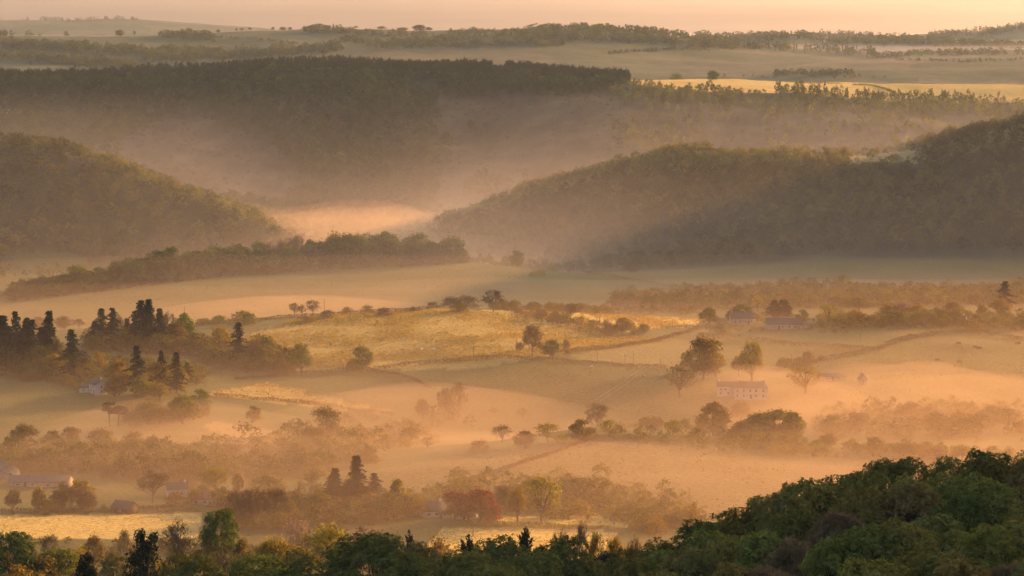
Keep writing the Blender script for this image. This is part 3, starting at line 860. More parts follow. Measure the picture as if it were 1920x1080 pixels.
# ------------------------------------------------------------------ the trees one can tell apart
def near_wood():
    """the wood on the near slope, row above row"""
    rng = np.random.default_rng(12)
    rows = [(296,"in the near wood's lowest row"),(322,"in the near wood's second row"),(350,"in the near wood's third row"),
            (380,"in the near wood's fourth row"),(412,"in the near wood's fifth row"),(446,"in the near wood's sixth row"),(482,"in the near wood's top row")]
    pal = ['M','G','D','G','M','P','P','G','M','D','M','G','P','v']
    for ri, (d, where) in enumerate(rows):
        out = []
        step = 5.4; x0 = (1120-960)/F*d; x1 = (1965-960)/F*d
        x = x0 + rng.uniform(0, step)
        while x < x1:
            dd = d + rng.uniform(-9, 9); px = x/dd*F + 960
            xx, yy, z = place(px, dd)
            h = rng.uniform(8.0, 10.5)
            toprow = HOR - (z+h)*F/dd
            if toprow < 1075:
                col = pal[rng.integers(0, len(pal))]; kind = 'Dome' if rng.random() < .45 else 'Oak'
                if ri == 6: col = ['D','D','G','D','D','G'][rng.integers(0, 6)]
                if 1480 < px < 1600 and 1000 < toprow < 1060 or (1400 < px < 1500 and toprow > 1020): col = 'v'
                if col == 'v': kind = 'Thin'
                o = add_tree(kind, col, xx, yy, z-1.0, h+1.0, rng.uniform(8.2, 10.5))
                out.append((px, f"{COLN[col]} {KINDS[kind][2]}", o))
            x += step*rng.uniform(.8, 1.25)
        label_cluster(out, where, "trees of the near wood")
near_wood()

cluster("at the near dark tree line", "dark trees along the bottom", 560, 800, [
 (165,None,1034,62,'cyp','k',640), (265,None,987,86,'cyp','k',690), (328,None,1030,66,'Oak','D',660), (376,None,1036,125,'Dome','D',620),
 (215,None,1031,64,'Oak','P',770), (560,None,1038,180,'Dome','D',580), (640,None,1022,70,'Oak','G',640), (702,None,994,205,'Dome','D',590),
 (775,None,994,52,'fan','s',715), (785,None,1012,95,'Oak','P',640), (830,None,1038,70,'Oak','D',620), (885,None,1004,75,'fan','k',700),
 (985,None,986,70,'fan','k',690), (940,None,1002,140,'Dome','D',640), (880,None,1026,170,'Dome','G',580), (1000,None,1028,130,'Oak','G',590),
 (1065,None,1004,125,'Oak','D',610), (1140,None,1033,80,'Oak','s',690), (1088,None,970,40,'bare','b',760), (1050,None,986,44,'bare','b',770),
 (1118,None,990,40,'leafy','p',760), (1150,None,1000,50,'leafy','y',770), (1192,None,998,40,'leafy','t',760), (420,None,1066,30,'con','k',640), (60,None,1060,120,'bush','p',760),
 (1100,None,1046,90,'Oak','G',605), (1180,None,1040,90,'Oak','P',600), (935,None,1050,120,'Dome','G',570), (760,None,1052,110,'Oak','D',570), (470,None,1070,110,'Dome','D',560)])

cluster("behind the dark foreground trees", "hazy trees behind the dark line", 790, 1010, [
 (18,None,991,110,'Oak','g',850), (110,None,1014,100,'Umb','g',860), (75,None,1036,80,'oak','p',850), (475,None,1030,120,'Umb','g',820),
 (515,None,995,85,'Umb','y',900), (455,None,1003,45,'oak','p',910), (560,None,1012,80,'umb','p',890), (620,None,966,74,'umb','y',930),
 (412,None,950,78,'Oak','g',930), (335,None,968,90,'wide','b',920), (30,None,1052,70,'bush','y',830), (165,None,1058,90,'bush','p',850),
 (300,None,1040,70,'bush','y',830), (255,None,1012,40,'bush','p',870), (90,None,1000,40,'bare','b',930), (175,None,996,44,'oak','p',940), (232,None,988,30,'bare','t',940),
 (420,None,1030,90,'bush','b',870), (590,None,990,90,'bush','p',960), (690,None,985,120,'bush','b',950), (740,None,990,70,'bush','t',950), (40,None,1002,70,'bush','p',960), (150,None,1020,60,'bush','y',900),
 (640,None,1018,70,'bush','y',880), (825,None,1000,60,'bush','p',910), (395,None,985,50,'bush','p',970), (555,None,970,70,'bush','w',1000)])

cluster("in the hedge below the barns", "trees by the lower left field", 900, 1160, [
 (25,962,915,34,'leafy','b'), (72,960,908,32,'oak','y'), (108,958,915,34,'oak','b'), (135,958,912,60,'wide','b'), (150,952,896,62,'oak','y'), (120,956,900,42,'bare','t'),
 (165,958,920,40,'oak','b'), (195,962,943,14,'bush','p'), (90,962,932,60,'bush','p')])
cluster("around the red-roofed cottage", "trees round the red-roofed cottage", 930, 1190, [
 (287,942,879,66,'bare','b'), (403,925,871,56,'leafy','y'), (380,932,905,28,'bush','g'), (447,925,885,22,'tall','y'), (500,925,886,90,'bush','p'),
 (585,925,876,60,'wide','t'), (440,985,915,50,'bare','b'), (475,988,910,66,'bare','b'), (515,985,912,56,'bare','b'), (455,990,930,60,'leafy','b'),
 (560,960,918,70,'bush','p'), (600,962,920,60,'oak','p'), (530,972,935,60,'bush','p'), (330,948,920,50,'bush','p'), (365,945,915,40,'bush','y'), (350,915,893,50,'bush','p')])
cluster("by the copper beeches' conifers", "conifer group", 940, 1190, [
 (628,945,877,36,'con','k'), (668,950,853,40,'con','k'), (702,948,886,40,'rag','k'), (650,945,905,40,'con','k'), (745,965,895,42,'peak','y'), (738,968,925,54,'bush','p'), (778,970,928,52,'oak','y'),
 (668,966,934,54,'bush','y'), (630,955,928,44,'bush','p'), (608,955,925,44,'bush','p'), (690,960,930,50,'bush','p')])
cluster("near the white bungalow", "trees round the white bungalow", 940, 1200, [
 (852,974,916,58,'oak','c'), (898,978,911,78,'oak','c'), (925,978,945,40,'bush','c'), (1015,982,886,74,'thin','y'), (970,978,909,48,'leafy','y'), (1090,950,891,72,'thin','t'),
 (1088,968,935,64,'bush','y'), (945,965,906,44,'leafy','t'), (1150,972,944,40,'bush','y'), (1040,970,940,60,'bush','y'), (1205,992,957,58,'bush','p'), (1298,985,945,44,'bush','y'),
 (1245,985,962,40,'bush','y'), (1270,985,955,40,'bush','t'), (1180,980,938,30,'bare','t'), (1232,1000,965,50,'bush','y')])
cluster("behind the low meadow crest", "trees behind the low meadow crest", 1290, 1440, [
 (900,None,822,56,'bush','t',1340), (941,None,795,46,'thin','t',1345), (985,None,804,50,'oak','t',1350), (1027,None,789,54,'thin','y',1350), (1055,None,812,40,'bush','y',1360),
 (1090,None,784,60,'oak','p',1335), (1120,None,752,48,'bare','b',1345), (1142,None,785,44,'thin','y',1340), (1212,None,779,32,'leafy','p',1330), (1232,None,778,30,'leafy','t',1335), (1262,None,786,40,'thin','y',1335),
 (1286,None,783,30,'leafy','y',1330), (1308,None,800,40,'bush','t',1325), (1338,None,751,64,'oak','p',1330), (1314,None,790,34,'thin','y',1325), (1385,None,790,50,'wide','b',1320),
 (1420,None,768,62,'oak','p',1310), (1455,None,764,80,'oak','p',1310), (1488,None,768,44,'tall','y',1305), (1395,None,785,50,'oak','t',1315), (1470,None,790,50,'oak','p',1305),
 (1553,None,810,44,'leafy','p',1275), (1599,None,822,24,'bare','t',1275), (1637,None,817,52,'leafy','p',1265), (1660,None,832,26,'bush','t',1270), (1700,None,826,56,'umb','t',1265),
 (1735,None,826,36,'leafy','t',1265), (1762,None,831,40,'oak','p',1260), (1803,None,829,56,'umb','p',1260)])
cluster("in the mist on the lower right", "misty trees on the lower right", 1290, 1600, [
 (1560,None,776,60,'oak','t',1420), (1610,None,772,70,'oak','t',1430), (1660,None,776,70,'bush','t',1420), (1705,None,752,60,'oak','t',1460), (1755,None,770,70,'oak','t',1430), (1800,None,766,60,'oak','y',1430),
 (1835,None,770,60,'thin','t',1400), (1890,None,763,66,'thin','t',1385), (1860,None,754,60,'oak','t',1460), (1915,None,790,50,'bush','t',1370), (1690,None,795,80,'bush','t',1390), (1390,None,750,44,'oak','t',1420), (1780,None,798,60,'bush','y',1380)])
cluster("in mist left of low meadow", "misty trees left of the low meadow", 1200, 1520, [
 (612,830,758,58,'thin','t'), (475,792,759,32,'oak','t'), (792,790,745,30,'leafy','t'), (835,788,722,34,'leafy','t'), (860,782,710,34,'thin','t'), (770,806,800,50,'bush','t',1390), (760,None,800,44,'leafy','t',1340),
 (802,None,818,30,'thin','t',1330), (670,None,800,30,'leafy','t',1330), (730,None,816,34,'bush','t',1320), (690,None,800,36,'leafy','t',1350), (925,None,762,20,'leafy','t',1440), (980,None,764,26,'leafy','t',1440), (590,None,800,60,'leafy','t',1290), (640,None,835,50,'bush','t',1290),
 (555,None,830,60,'oak','t',1270), (520,None,842,70,'bush','t',1260), (700,None,850,40,'bush','t',1260)])
cluster("in the misty copse above the barns", "misty copse on the left", 1080, 1320, [
 (45,838,790,54,'oak','t'), (100,842,805,40,'oak','p'), (130,840,798,44,'oak','t'), (185,850,800,50,'thin','t'), (205,848,806,36,'oak','y'), (250,850,808,50,'oak','p'), (285,858,815,44,'leafy','t'), (170,870,828,44,'bush','y'),
 (22,880,855,30,'bush','y'), (60,885,850,70,'bush','t'), (110,885,850,70,'bush','t'), (165,885,860,70,'bush','p'), (225,885,862,70,'bush','p'), (270,890,855,70,'bush','y'), (320,870,840,60,'leafy','t'), (350,888,850,60,'bush','t'),
 (400,862,835,60,'bush','t'), (440,868,828,60,'thin','t'), (480,870,836,60,'bush','t'), (200,895,880,80,'bush','p'), (250,898,876,70,'bush','t'), (300,860,830,50,'thin','t')])
cluster("on the knoll below the white farmhouse", "trees on the knoll", 1250, 1500, [
 (206,800,751,34,'pine','k'), (222,800,756,38,'pine','k'), (276,795,748,70,'oak','p'), (300,795,760,60,'oak','y'), (342,795,737,58,'oak','g'), (375,765,727,42,'oak','g'), (300,748,716,52,'oak','y'), (325,790,760,40,'bush','p'), (245,800,770,50,'bush','p')])
cluster("beside the white farmhouse", "trees beside the white farmhouse", 1380, 1640, [
 (224,740,671,50,'oak','y'), (256,742,647,36,'rag','k'), (294,738,675,52,'oak','y'), (302,738,657,24,'con','k'), (331,738,660,30,'rag','k'), (350,720,678,26,'rag','k'), (340,735,690,34,'oak','y'), (268,745,700,50,'oak','y'), (372,722,700,20,'bush','t'),
 (133,712,616,46,'rag','k'), (160,712,665,50,'oak','p'), (183,704,655,30,'oak','y'), (100,705,660,44,'oak','y'), (118,708,682,40,'bush','y'), (75,705,668,46,'oak','p'), (20,700,690,70,'bush','p',1520), (60,None,695,60,'bush','p',1510), (215,745,705,50,'oak','p')])
cluster("in the dark left-edge stand", "dark conifer stand", 1480, 1720, [
 (5,690,590,40,'con','k'), (28,692,582,36,'rag','k'), (50,692,594,34,'con','k'), (60,690,598,36,'rag','k'), (92,690,581,34,'con','k'), (15,695,610,46,'rag','k'), (40,695,620,46,'con','k'), (78,692,612,34,'con','k'), (70,695,640,60,'oak','d'), (30,695,640,60,'oak','d'), (105,690,630,36,'oak','p'),
 (120,640,590,55,'oak','t',1760), (148,655,597,40,'bare','t',1740), (72,620,592,40,'oak','t',1780)])
cluster("in the conifer clump above the farmhouse", "conifer clump in the valley", 1500, 1740, [
 (178,652,600,28,'con','k'), (191,652,577,34,'rag','k'), (210,655,576,34,'rag','k'), (238,650,596,24,'con','k'), (222,652,586,30,'bare','b'), (264,660,562,44,'rag','k'), (279,660,560,36,'con','k'), (252,658,581,34,'rag','k'),
 (299,658,577,26,'con','k'), (315,660,580,40,'bare','b'), (345,658,584,42,'oak','g'), (330,662,600,50,'oak','p'), (300,665,620,50,'oak','p'), (205,655,625,60,'oak','p'), (260,662,625,50,'oak','p'), (350,660,622,46,'bush','p'), (175,655,635,40,'bush','p')])
cluster("at the lit meadow's left end", "trees at the left end of the meadow", 1440, 1740, [
 (412,672,609,50,'thin','y'), (448,688,603,36,'rag','k'), (478,688,630,34,'leafy','p'), (498,682,624,44,'oak','g'), (500,690,645,60,'oak','p'), (565,704,640,48,'leafy','g'), (370,665,635,40,'oak','p'), (395,680,640,50,'bush','p'), (430,688,650,60,'bush','p'), (460,695,660,60,'bush','p'), (530,702,668,40,'bush','t'), (372,640,628,20,'bush','y'),
 (410,608,588,60,'bush','g'), (455,608,580,80,'bush','g'), (380,610,595,40,'bush','p')])
cluster("on the lit meadow's crest", "trees along the meadow crest", 1640, 1830, [
 (552,592,566,24,'bare','t',1745), (566,594,569,16,'bare','t',1745), (587,595,560,34,'bare','t',1745), (572,None,588,60,'bush','p',1740), (650,None,574,26,'bush','p',1760), (688,None,570,30,'bush','p',1760), (720,None,574,60,'bush','b',1760), (775,None,574,16,'bush','b',1765),
 (812,None,564,36,'bush','b',1770), (845,None,555,44,'bush','b',1775), (872,None,550,60,'bush','b',1780), (860,None,568,90,'bush','p',1760), (925,585,541,44,'bare','b'), (940,None,558,30,'bush','t',1770), (965,None,560,40,'bush','t',1775), (1000,None,564,50,'bush','t',1790), (1045,None,568,50,'bush','t',1800), (1090,None,566,50,'bush','t',1810), (1130,None,570,40,'bush','t',1810),
 (615,None,580,40,'bush','b',1745)])
cluster("along the hedge right of the meadow", "trees along the sloping hedge", 1560, 1800, [
 (1015,None,578,30,'leafy','t',1725), (1040,None,582,24,'leafy','t',1715), (1060,None,583,24,'leafy','y',1705), (1070,None,566,26,'bare','t',1710), (1045,None,590,40,'bush','t',1705), (1090,None,588,26,'bush','y',1690), (1112,614,596,20,'bush','p'), (1140,None,594,22,'bush','t',1650), (1168,626,594,38,'oak','p'), (1148,624,608,30,'bush','p'), (1208,626,605,34,'oak','p'), (970,None,576,24,'bush','t',1740), (1190,628,612,24,'bush','p')])
cluster("by the lit meadow's lower edge", "lone trees at the meadow's lower edge", 1420, 1620, [
 (678,692,645,42,'oak','g'), (664,694,670,30,'bush','p'), (998,668,605,46,'leafy','t'), (975,660,640,18,'leafy','b'), (1036,671,633,44,'oak','g'), (1062,664,634,16,'leafy','t')])
cluster("around the long white house", "trees round the long white house", 1340, 1640, [
 (1318,712,625,72,'oak','p'), (1300,700,650,50,'oak','g'), (1342,706,655,40,'thin','y'), (1275,745,680,62,'thin','t'), (1410,722,634,58,'leafy','y'), (1385,705,665,30,'leafy','t'), (1510,738,681,72,'thin','y'), (1515,682,655,34,'bush','t'), (1472,690,668,34,'bush','t'), (1540,None,664,20,'bush','t',1600), (1500,None,668,40,'bush','t',1570)])
cluster("around the farm buildings", "trees round the farm", 1640, 1850, [
 (1328,610,573,40,'oak','d'), (1390,603,567,38,'oak','d'), (1370,606,580,20,'tall','d'), (1452,None,562,28,'con','k',1770), (1468,None,561,36,'peak','k',1770), (1476,None,572,30,'con','k',1775), (1505,606,579,28,'oak','d'), (1552,612,568,44,'thin','y'), (1540,614,598,26,'bush','d'), (1610,None,553,78,'umb','g',1790), (1605,612,577,64,'bush','y'), (1350,615,606,40,'bush','d',1690), (1420,None,551,26,'thin','y',1830), (1420,None,585,40,'bush','y',1750),
 (1665,None,567,50,'oak','y',1760), (1690,None,566,50,'oak','w',1760), (1720,None,568,46,'oak','y',1770), (1785,None,562,50,'oak','p',1770), (1745,612,590,40,'leafy','b'), (1635,613,595,20,'bush','b',1700), (1665,613,598,24,'bush','b',1700), (1690,614,598,40,'bush','b',1695), (1715,614,602,50,'bush','b',1695), (1765,614,600,40,'bush','b',1695),
 (1840,None,570,24,'tall','y',1770), (1876,None,556,46,'oak','y',1760), (1885,None,526,32,'rag','k',1800), (1860,None,592,50,'bush','y',1720), (1905,None,595,40,'bush','p',1710), (1810,None,590,30,'bush','t',1720), (1830,None,604,50,'bush','p',1700)])
cluster("below the wooded right hill", "hazy trees below the right hill", 1880, 2200, [
 (1150,None,556,40,'thin','t',1900), (1195,None,543,56,'oak','y',1920), (1225,None,547,40,'bush','y',1920), (1255,None,545,50,'bush','y',1930), (1285,None,548,40,'bush','y',1930), (1315,None,540,34,'bush','y',1940), (1345,None,531,44,'oak','y',1940), (1372,None,540,40,'bush','y',1940),
 (1420,None,536,50,'bush','g',1980), (1460,None,529,70,'oak','y',1980), (1500,None,534,60,'bush','g',1980), (1470,None,520,50,'bush','g',2080), (1525,None,518,32,'wide','p',2080), (1580,None,513,76,'oak','y',2030), (1632,None,530,50,'oak','g',2030), (1660,None,533,46,'oak','g',2040), (1740,None,527,66,'thin','p',2000), (1790,None,548,40,'bush','p',2000), (1830,None,544,50,'thin','p',2030), (1905,None,535,60,'oak','p',2030), (1185,None,487,30,'bush','b',2190)])

def knoll_wood():
    rng = np.random.default_rng(8); out = []
    tops = [(30,545),(60,530),(110,520),(140,505),(185,508),(230,490),(290,475),(350,468),(420,462),(480,458),(540,450),(600,448),(650,436),(700,444),(760,445),(800,450),(830,458)]
    tx = [t[0] for t in tops]; ty = [t[1] for t in tops]
    px = 28.
    while px < 835:
        base = np.interp(px, [0,200,400,600,800,900], [560,541,520,504,493,493])
        for lay in range(2):
            q = px + rng.uniform(-6, 6); d = np.interp(q, [0,200,400,600,850], [1960,2005,2065,2125,2155]) + lay*16 - 4
            top = np.interp(q, tx, ty) - 9 + rng.uniform(-4, 10) + (9 if lay == 0 else 0)
            x, y, z = place(q, d); h = -(top-HOR)*d/F - z
            h = min(max(h, 6), 29)
            kind = 'tall' if rng.random() < .35 else 'oak'; col = ['d','g','d','g','p'][rng.integers(0, 5)]
            if 500 < q < 580 and lay == 1 and rng.random() < .7: kind, col = 'bare', 'b'
            if q < 90: kind, col = 'leafy', 'b'
            o = add_tree(kind, col, x, y, z, h, rng.uniform(36, 50)*d/F)
            out.append((q, f"{COLN[col]} {KINDS[kind][2]} of the {'front' if lay == 0 else 'back'} rank", o))
        px += rng.uniform(20, 27)
    label_cluster(out, "in the knoll wood", "trees in the knoll wood")
knoll_wood()
cluster("at the right end in the knoll wood", "trees at the end in the knoll wood", 2000, 2330, [
 (848,None,440,66,'oak','d',2155), (785,None,434,66,'oak','d',2160), (866,None,470,30,'bush','g',2150), (560,None,437,28,'bare','b',2150), (528,None,446,34,'bare','b',2140), (690,None,432,34,'bare','b',2190), (770,None,437,34,'bare','b',2190),
 (970,None,468,30,'oak','d',2140), (168,None,503,22,'pine','k',2000), (1035,None,496,14,'oak','y',2120), (1015,None,504,30,'bush','y',2110), (998,None,508,24,'bush','y',2105)])
cluster("below the bracken hill", "trees at the left edge", 2050, 2350, [
 (8,None,425,60,'oak','g',2250), (28,None,436,34,'oak','y',2240), (45,None,438,22,'tall','g',2245), (5,None,455,40,'oak','g',2225), (10,None,490,30,'bush','y',2200)])
cluster("on the golden plateau field", "trees on the plateau", 3400, 3900, [
 (1268,None,135,46,'bush','g',3640), (1338,None,130,40,'oak','g',3600)])
# ------------------------------------------------------------------ the far woods: one mass each
WOODLEAF = leaf_mat("wood_foliage", (.055, .062, .020), .2, .45, (2.4, 2.0, .9), attr="tint")
def _blob_template(seed, nl, nc, cs, conifer=False):
    if conifer:
        (V, Q), _ = gen_conifer(seed, w=.42, nb=50, cs=.08, fill=1, ragged=.3, clear=.05)
        return V
    (V, Q), _ = gen_broad(seed, w=.95, clear=.0, nl=nl, nc=nc, cs=cs, spray=1.5)
    return V
TPL = [_blob_template(300+i, 14, 170, .085) for i in range(7)]
TPL_FAR = [_blob_template(340+i, 9, 60, .14) for i in range(5)]
TPL_CON = [_blob_template(370+i, 0, 0, 0, True) for i in range(4)]

def wood_mass(name, label, pts, group=None, name_kind="woodland"):
    """pts: list of (x, y, z, h, w, template set, tint)"""
    rng = np.random.default_rng(len(pts))
    Vs = []; Cs = []
    for (x, y, z, h, w, T, col) in pts:
        V = T[rng.integers(0, len(T))]; a = rng.uniform(0, 6.283); ca, sa = math.cos(a), math.sin(a)
        P = np.empty_like(V)
        P[:, 0] = (V[:, 0]*ca - V[:, 1]*sa)*w + x; P[:, 1] = (V[:, 0]*sa + V[:, 1]*ca)*w + y; P[:, 2] = V[:, 2]*h + z - .4
        Vs.append(P.astype(np.float32)); Cs.append(np.repeat(np.array([[*col, 1.]], np.float32), len(V), 0))
    V = np.concatenate(Vs); C = np.concatenate(Cs)
    me = mesh_np(name, V, [np.arange(len(V)).reshape(-1, 4)], WOODLEAF)
    a = me.attributes.new("tint", 'FLOAT_COLOR', 'POINT'); a.data.foreach_set("color", C.ravel())
    o = link(bpy.data.objects.new(name, me))
    set_tag(o, label, name_kind, kind="stuff")
    print(name, len(pts), len(V)//4)
    return o

def tint_of(rng, dark=.0, warm=.0):
    k = rng.uniform(.58, 1.38)*(1-dark)
    t = np.array([1, 1, 1.])*k
    r = rng.random()
    if r < .10: t *= (1.12, .90, .95)      # reddish, leaf just opening
    elif r < .35: t *= (1.15, 1.12, .85)   # yellow green
    elif r < .5: t *= (.75, .85, .95)
    return tuple(t*np.array([1+.25*warm, 1+.15*warm, 1-.2*warm]))

def grid_points(x0, x1, y0, y1, s, seed):
    rng = np.random.default_rng(seed)
    xs = np.arange(x0, x1, s); ys = np.arange(y0, y1, s)
    X, Y = np.meshgrid(xs, ys); X = X + rng.uniform(-.48, .48, X.shape)*s; Y = Y + rng.uniform(-.48, .48, Y.shape)*s
    X = X.ravel(); Y = Y.ravel(); z = ground(X, Y)
    return X, Y, z, X/Y*F + 960, HOR - z*F/Y, rng

def woods():
    # the big ridge
    X, Y, z, px, row, rng = grid_points(-640, 660, 2770, 3440, 8.2, 1)
    nz = fbm(X/120., Y/120., 91); nz2 = fbm(X/55., Y/45., 95); pts = []; dark = []
    gap = in_poly(px, row, [(285,236),(370,218),(430,238),(520,285),(565,330),(530,385),(320,370),(240,300),(225,262)])
    for i in range(len(X)):
        if not (-60 < px[i] < 1980): continue
        P = px[i] + (50*nz[i] if Y[i] < 3300 else 0); r = row[i] + 14*nz[i] + 10*nz2[i]; d = Y[i]
        crest = d > 3300
        if d > 3395: p = .9 if P < 1175 else 0
        elif P < 820:
            lim = np.interp(P, [0, 180, 300, 360, 450, 560, 700, 820], [285, 280, 262, 310, 345, 355, 350, 300])
            p = 1. if r < lim else .8
            if gap[i]: p = .45
            if 770 < P and 150 < r < 172: p = .1
        elif P < 1180:
            p = 1. if r < np.interp(P, [820, 1000, 1180], [176, 186, 182]) else (.35 if r < 215 else .75*np.clip(.5+nz[i], 0.2, 1))
        else:
            edge = np.interp(P, [1180, 1300, 1600, 1900], [172, 176, 188, 206])
            p = .75 if abs(r-edge) < 10 else (0 if r < edge else .75*np.clip(.55+1.2*nz[i], 0.1, 1))
            if crest and d > 3352: p = 0
        if rng.random() > p: continue
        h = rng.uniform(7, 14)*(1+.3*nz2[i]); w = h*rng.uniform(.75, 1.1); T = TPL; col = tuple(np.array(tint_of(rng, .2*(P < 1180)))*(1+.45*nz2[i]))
        if gap[i] or (d < 3330 and P > 820 and P < 1200 and p < .5): h = rng.uniform(2, 5); w = h*1.6; col = tuple(np.array(col)*np.array([1.15, .85, .85]))
        if p < .5: h *= .7; w *= .75
        if P > 1180: h = rng.uniform(6.5, 11); w = h*rng.uniform(.65, .95)
        if crest and 370 < P < 565 and d > 3340: T = TPL_CON; h = rng.uniform(12, 15); w = h*.9; col = (.28, .33, .38)
        elif crest and 735 < P < 1175 and d > 3325:
            h = rng.uniform(13, 18)*(1 if P > 860 else .85)*(1-.35*(abs(P-935) < 14)); w = rng.uniform(8.5, 12); col = (.26, .27, .27)
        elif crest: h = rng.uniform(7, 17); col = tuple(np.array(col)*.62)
        if P < 1180: col = tuple(np.array(col)*np.array([.40, .54, .66]))  # cool, dark cast of the shaded ridge put into the foliage tint
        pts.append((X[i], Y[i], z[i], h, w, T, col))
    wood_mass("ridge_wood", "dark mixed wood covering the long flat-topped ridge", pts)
    # the left spur
    X, Y, z, px, row, rng = grid_points(-570, -140, 2120, 2440, 7.2, 2); nz = fbm(X/70., Y/70., 92); pts = []
    for i in range(len(X)):
        if not (-330 < px[i] < 570): continue
        P = px[i]; p = 1.
        if P < 195 + 40*nz[i] and row[i] < 335 + 20*nz[i]: p = .6
        if row[i] > 478 and P < 160: p = 0
        if Y[i] < 2200 and row[i] > 500: p = .3
        if rng.random() > p: continue
        h = rng.uniform(5, 13)*(1 if p > .35 else .45); w = h*rng.uniform(.85, 1.2)
        pts.append((X[i], Y[i], z[i], h, w, TPL, tint_of(rng, -.15 if abs(row[i]-np.interp(P, [160, 300, 400, 540], [300, 345, 382, 438])) < 16 and P > 150 else .36, .2)))  # sunlight painted into the tint: brighter along the crest line, darker elsewhere
    wood_mass("spur_wood", "wood on the left spur with golden light tinted into its crest", pts)
    # the right hill
    X, Y, z, px, row, rng = grid_points(-60, 680, 2215, 2600, 7.2, 3); nz = fbm(X/80., Y/80., 93); pts = []
    for i in range(len(X)):
        if not (820 < px[i] < 2380): continue
        P = px[i]; r = row[i]; p = 1.
        top = np.interp(P, [1300, 1600, 1720], [288, 293, 278])
        if 1330 < P < 1730 and r < top + 9: p = .22
        if 1590 < P < 1730 and r < top + 34 + 10*nz[i]: p = .12
        if Y[i] > 2545: p *= .6
        if r > 505: p = .5
        if P < 900 and r > 452: p *= .6
        if rng.random() > p: continue
        h = rng.uniform(5.5, 14.5)*(1+.25*nz[i]); w = h*rng.uniform(.8, 1.15)
        if 1230 < P < 1480 and r < 330: h = rng.uniform(10, 14); w = h
        if p < .3: h *= .6; w *= .75
        pts.append((X[i], Y[i], z[i], h, w, TPL, tint_of(rng, -.25 if r < np.interp(P, [850, 1000, 1150, 1300, 1700, 1800], [430, 378, 340, 325, 318, 250]) else .34, .1)))  # tint carries the sun: brighter trees near the crest, darker down the face
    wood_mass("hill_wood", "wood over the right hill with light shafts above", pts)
    # scattered scrub in the misty gap between spur and ridge
    X, Y, z, px, row, rng = grid_points(-420, 520, 2440, 2800, 9, 4); pts = []
    for i in range(len(X)):
        if rng.random() < .7 and (Y[i] > 2590 or px[i] < 900): pts.append((X[i], Y[i], z[i], rng.uniform(4, 9), rng.uniform(6, 9), TPL, tint_of(rng)))
    wood_mass("scrub", "misty scrub in the gap below the ridge", pts)
    # the near wood carries on up the hillside beyond the frame
    X, Y, z, px, row, rng = grid_points(40, 620, 280, 1150, 9.5, 6); pts = []
    for i in range(len(X)):
        if 1975 < px[i] < 3600 and z[i] > -150:
            h = rng.uniform(8, 12); pts.append((X[i], Y[i], z[i], h, h*1.15, TPL, tuple(np.array(tint_of(rng))*1.3)))
    wood_mass("hillside_wood", "dense green wood carrying on up the near hillside", pts)
woods()

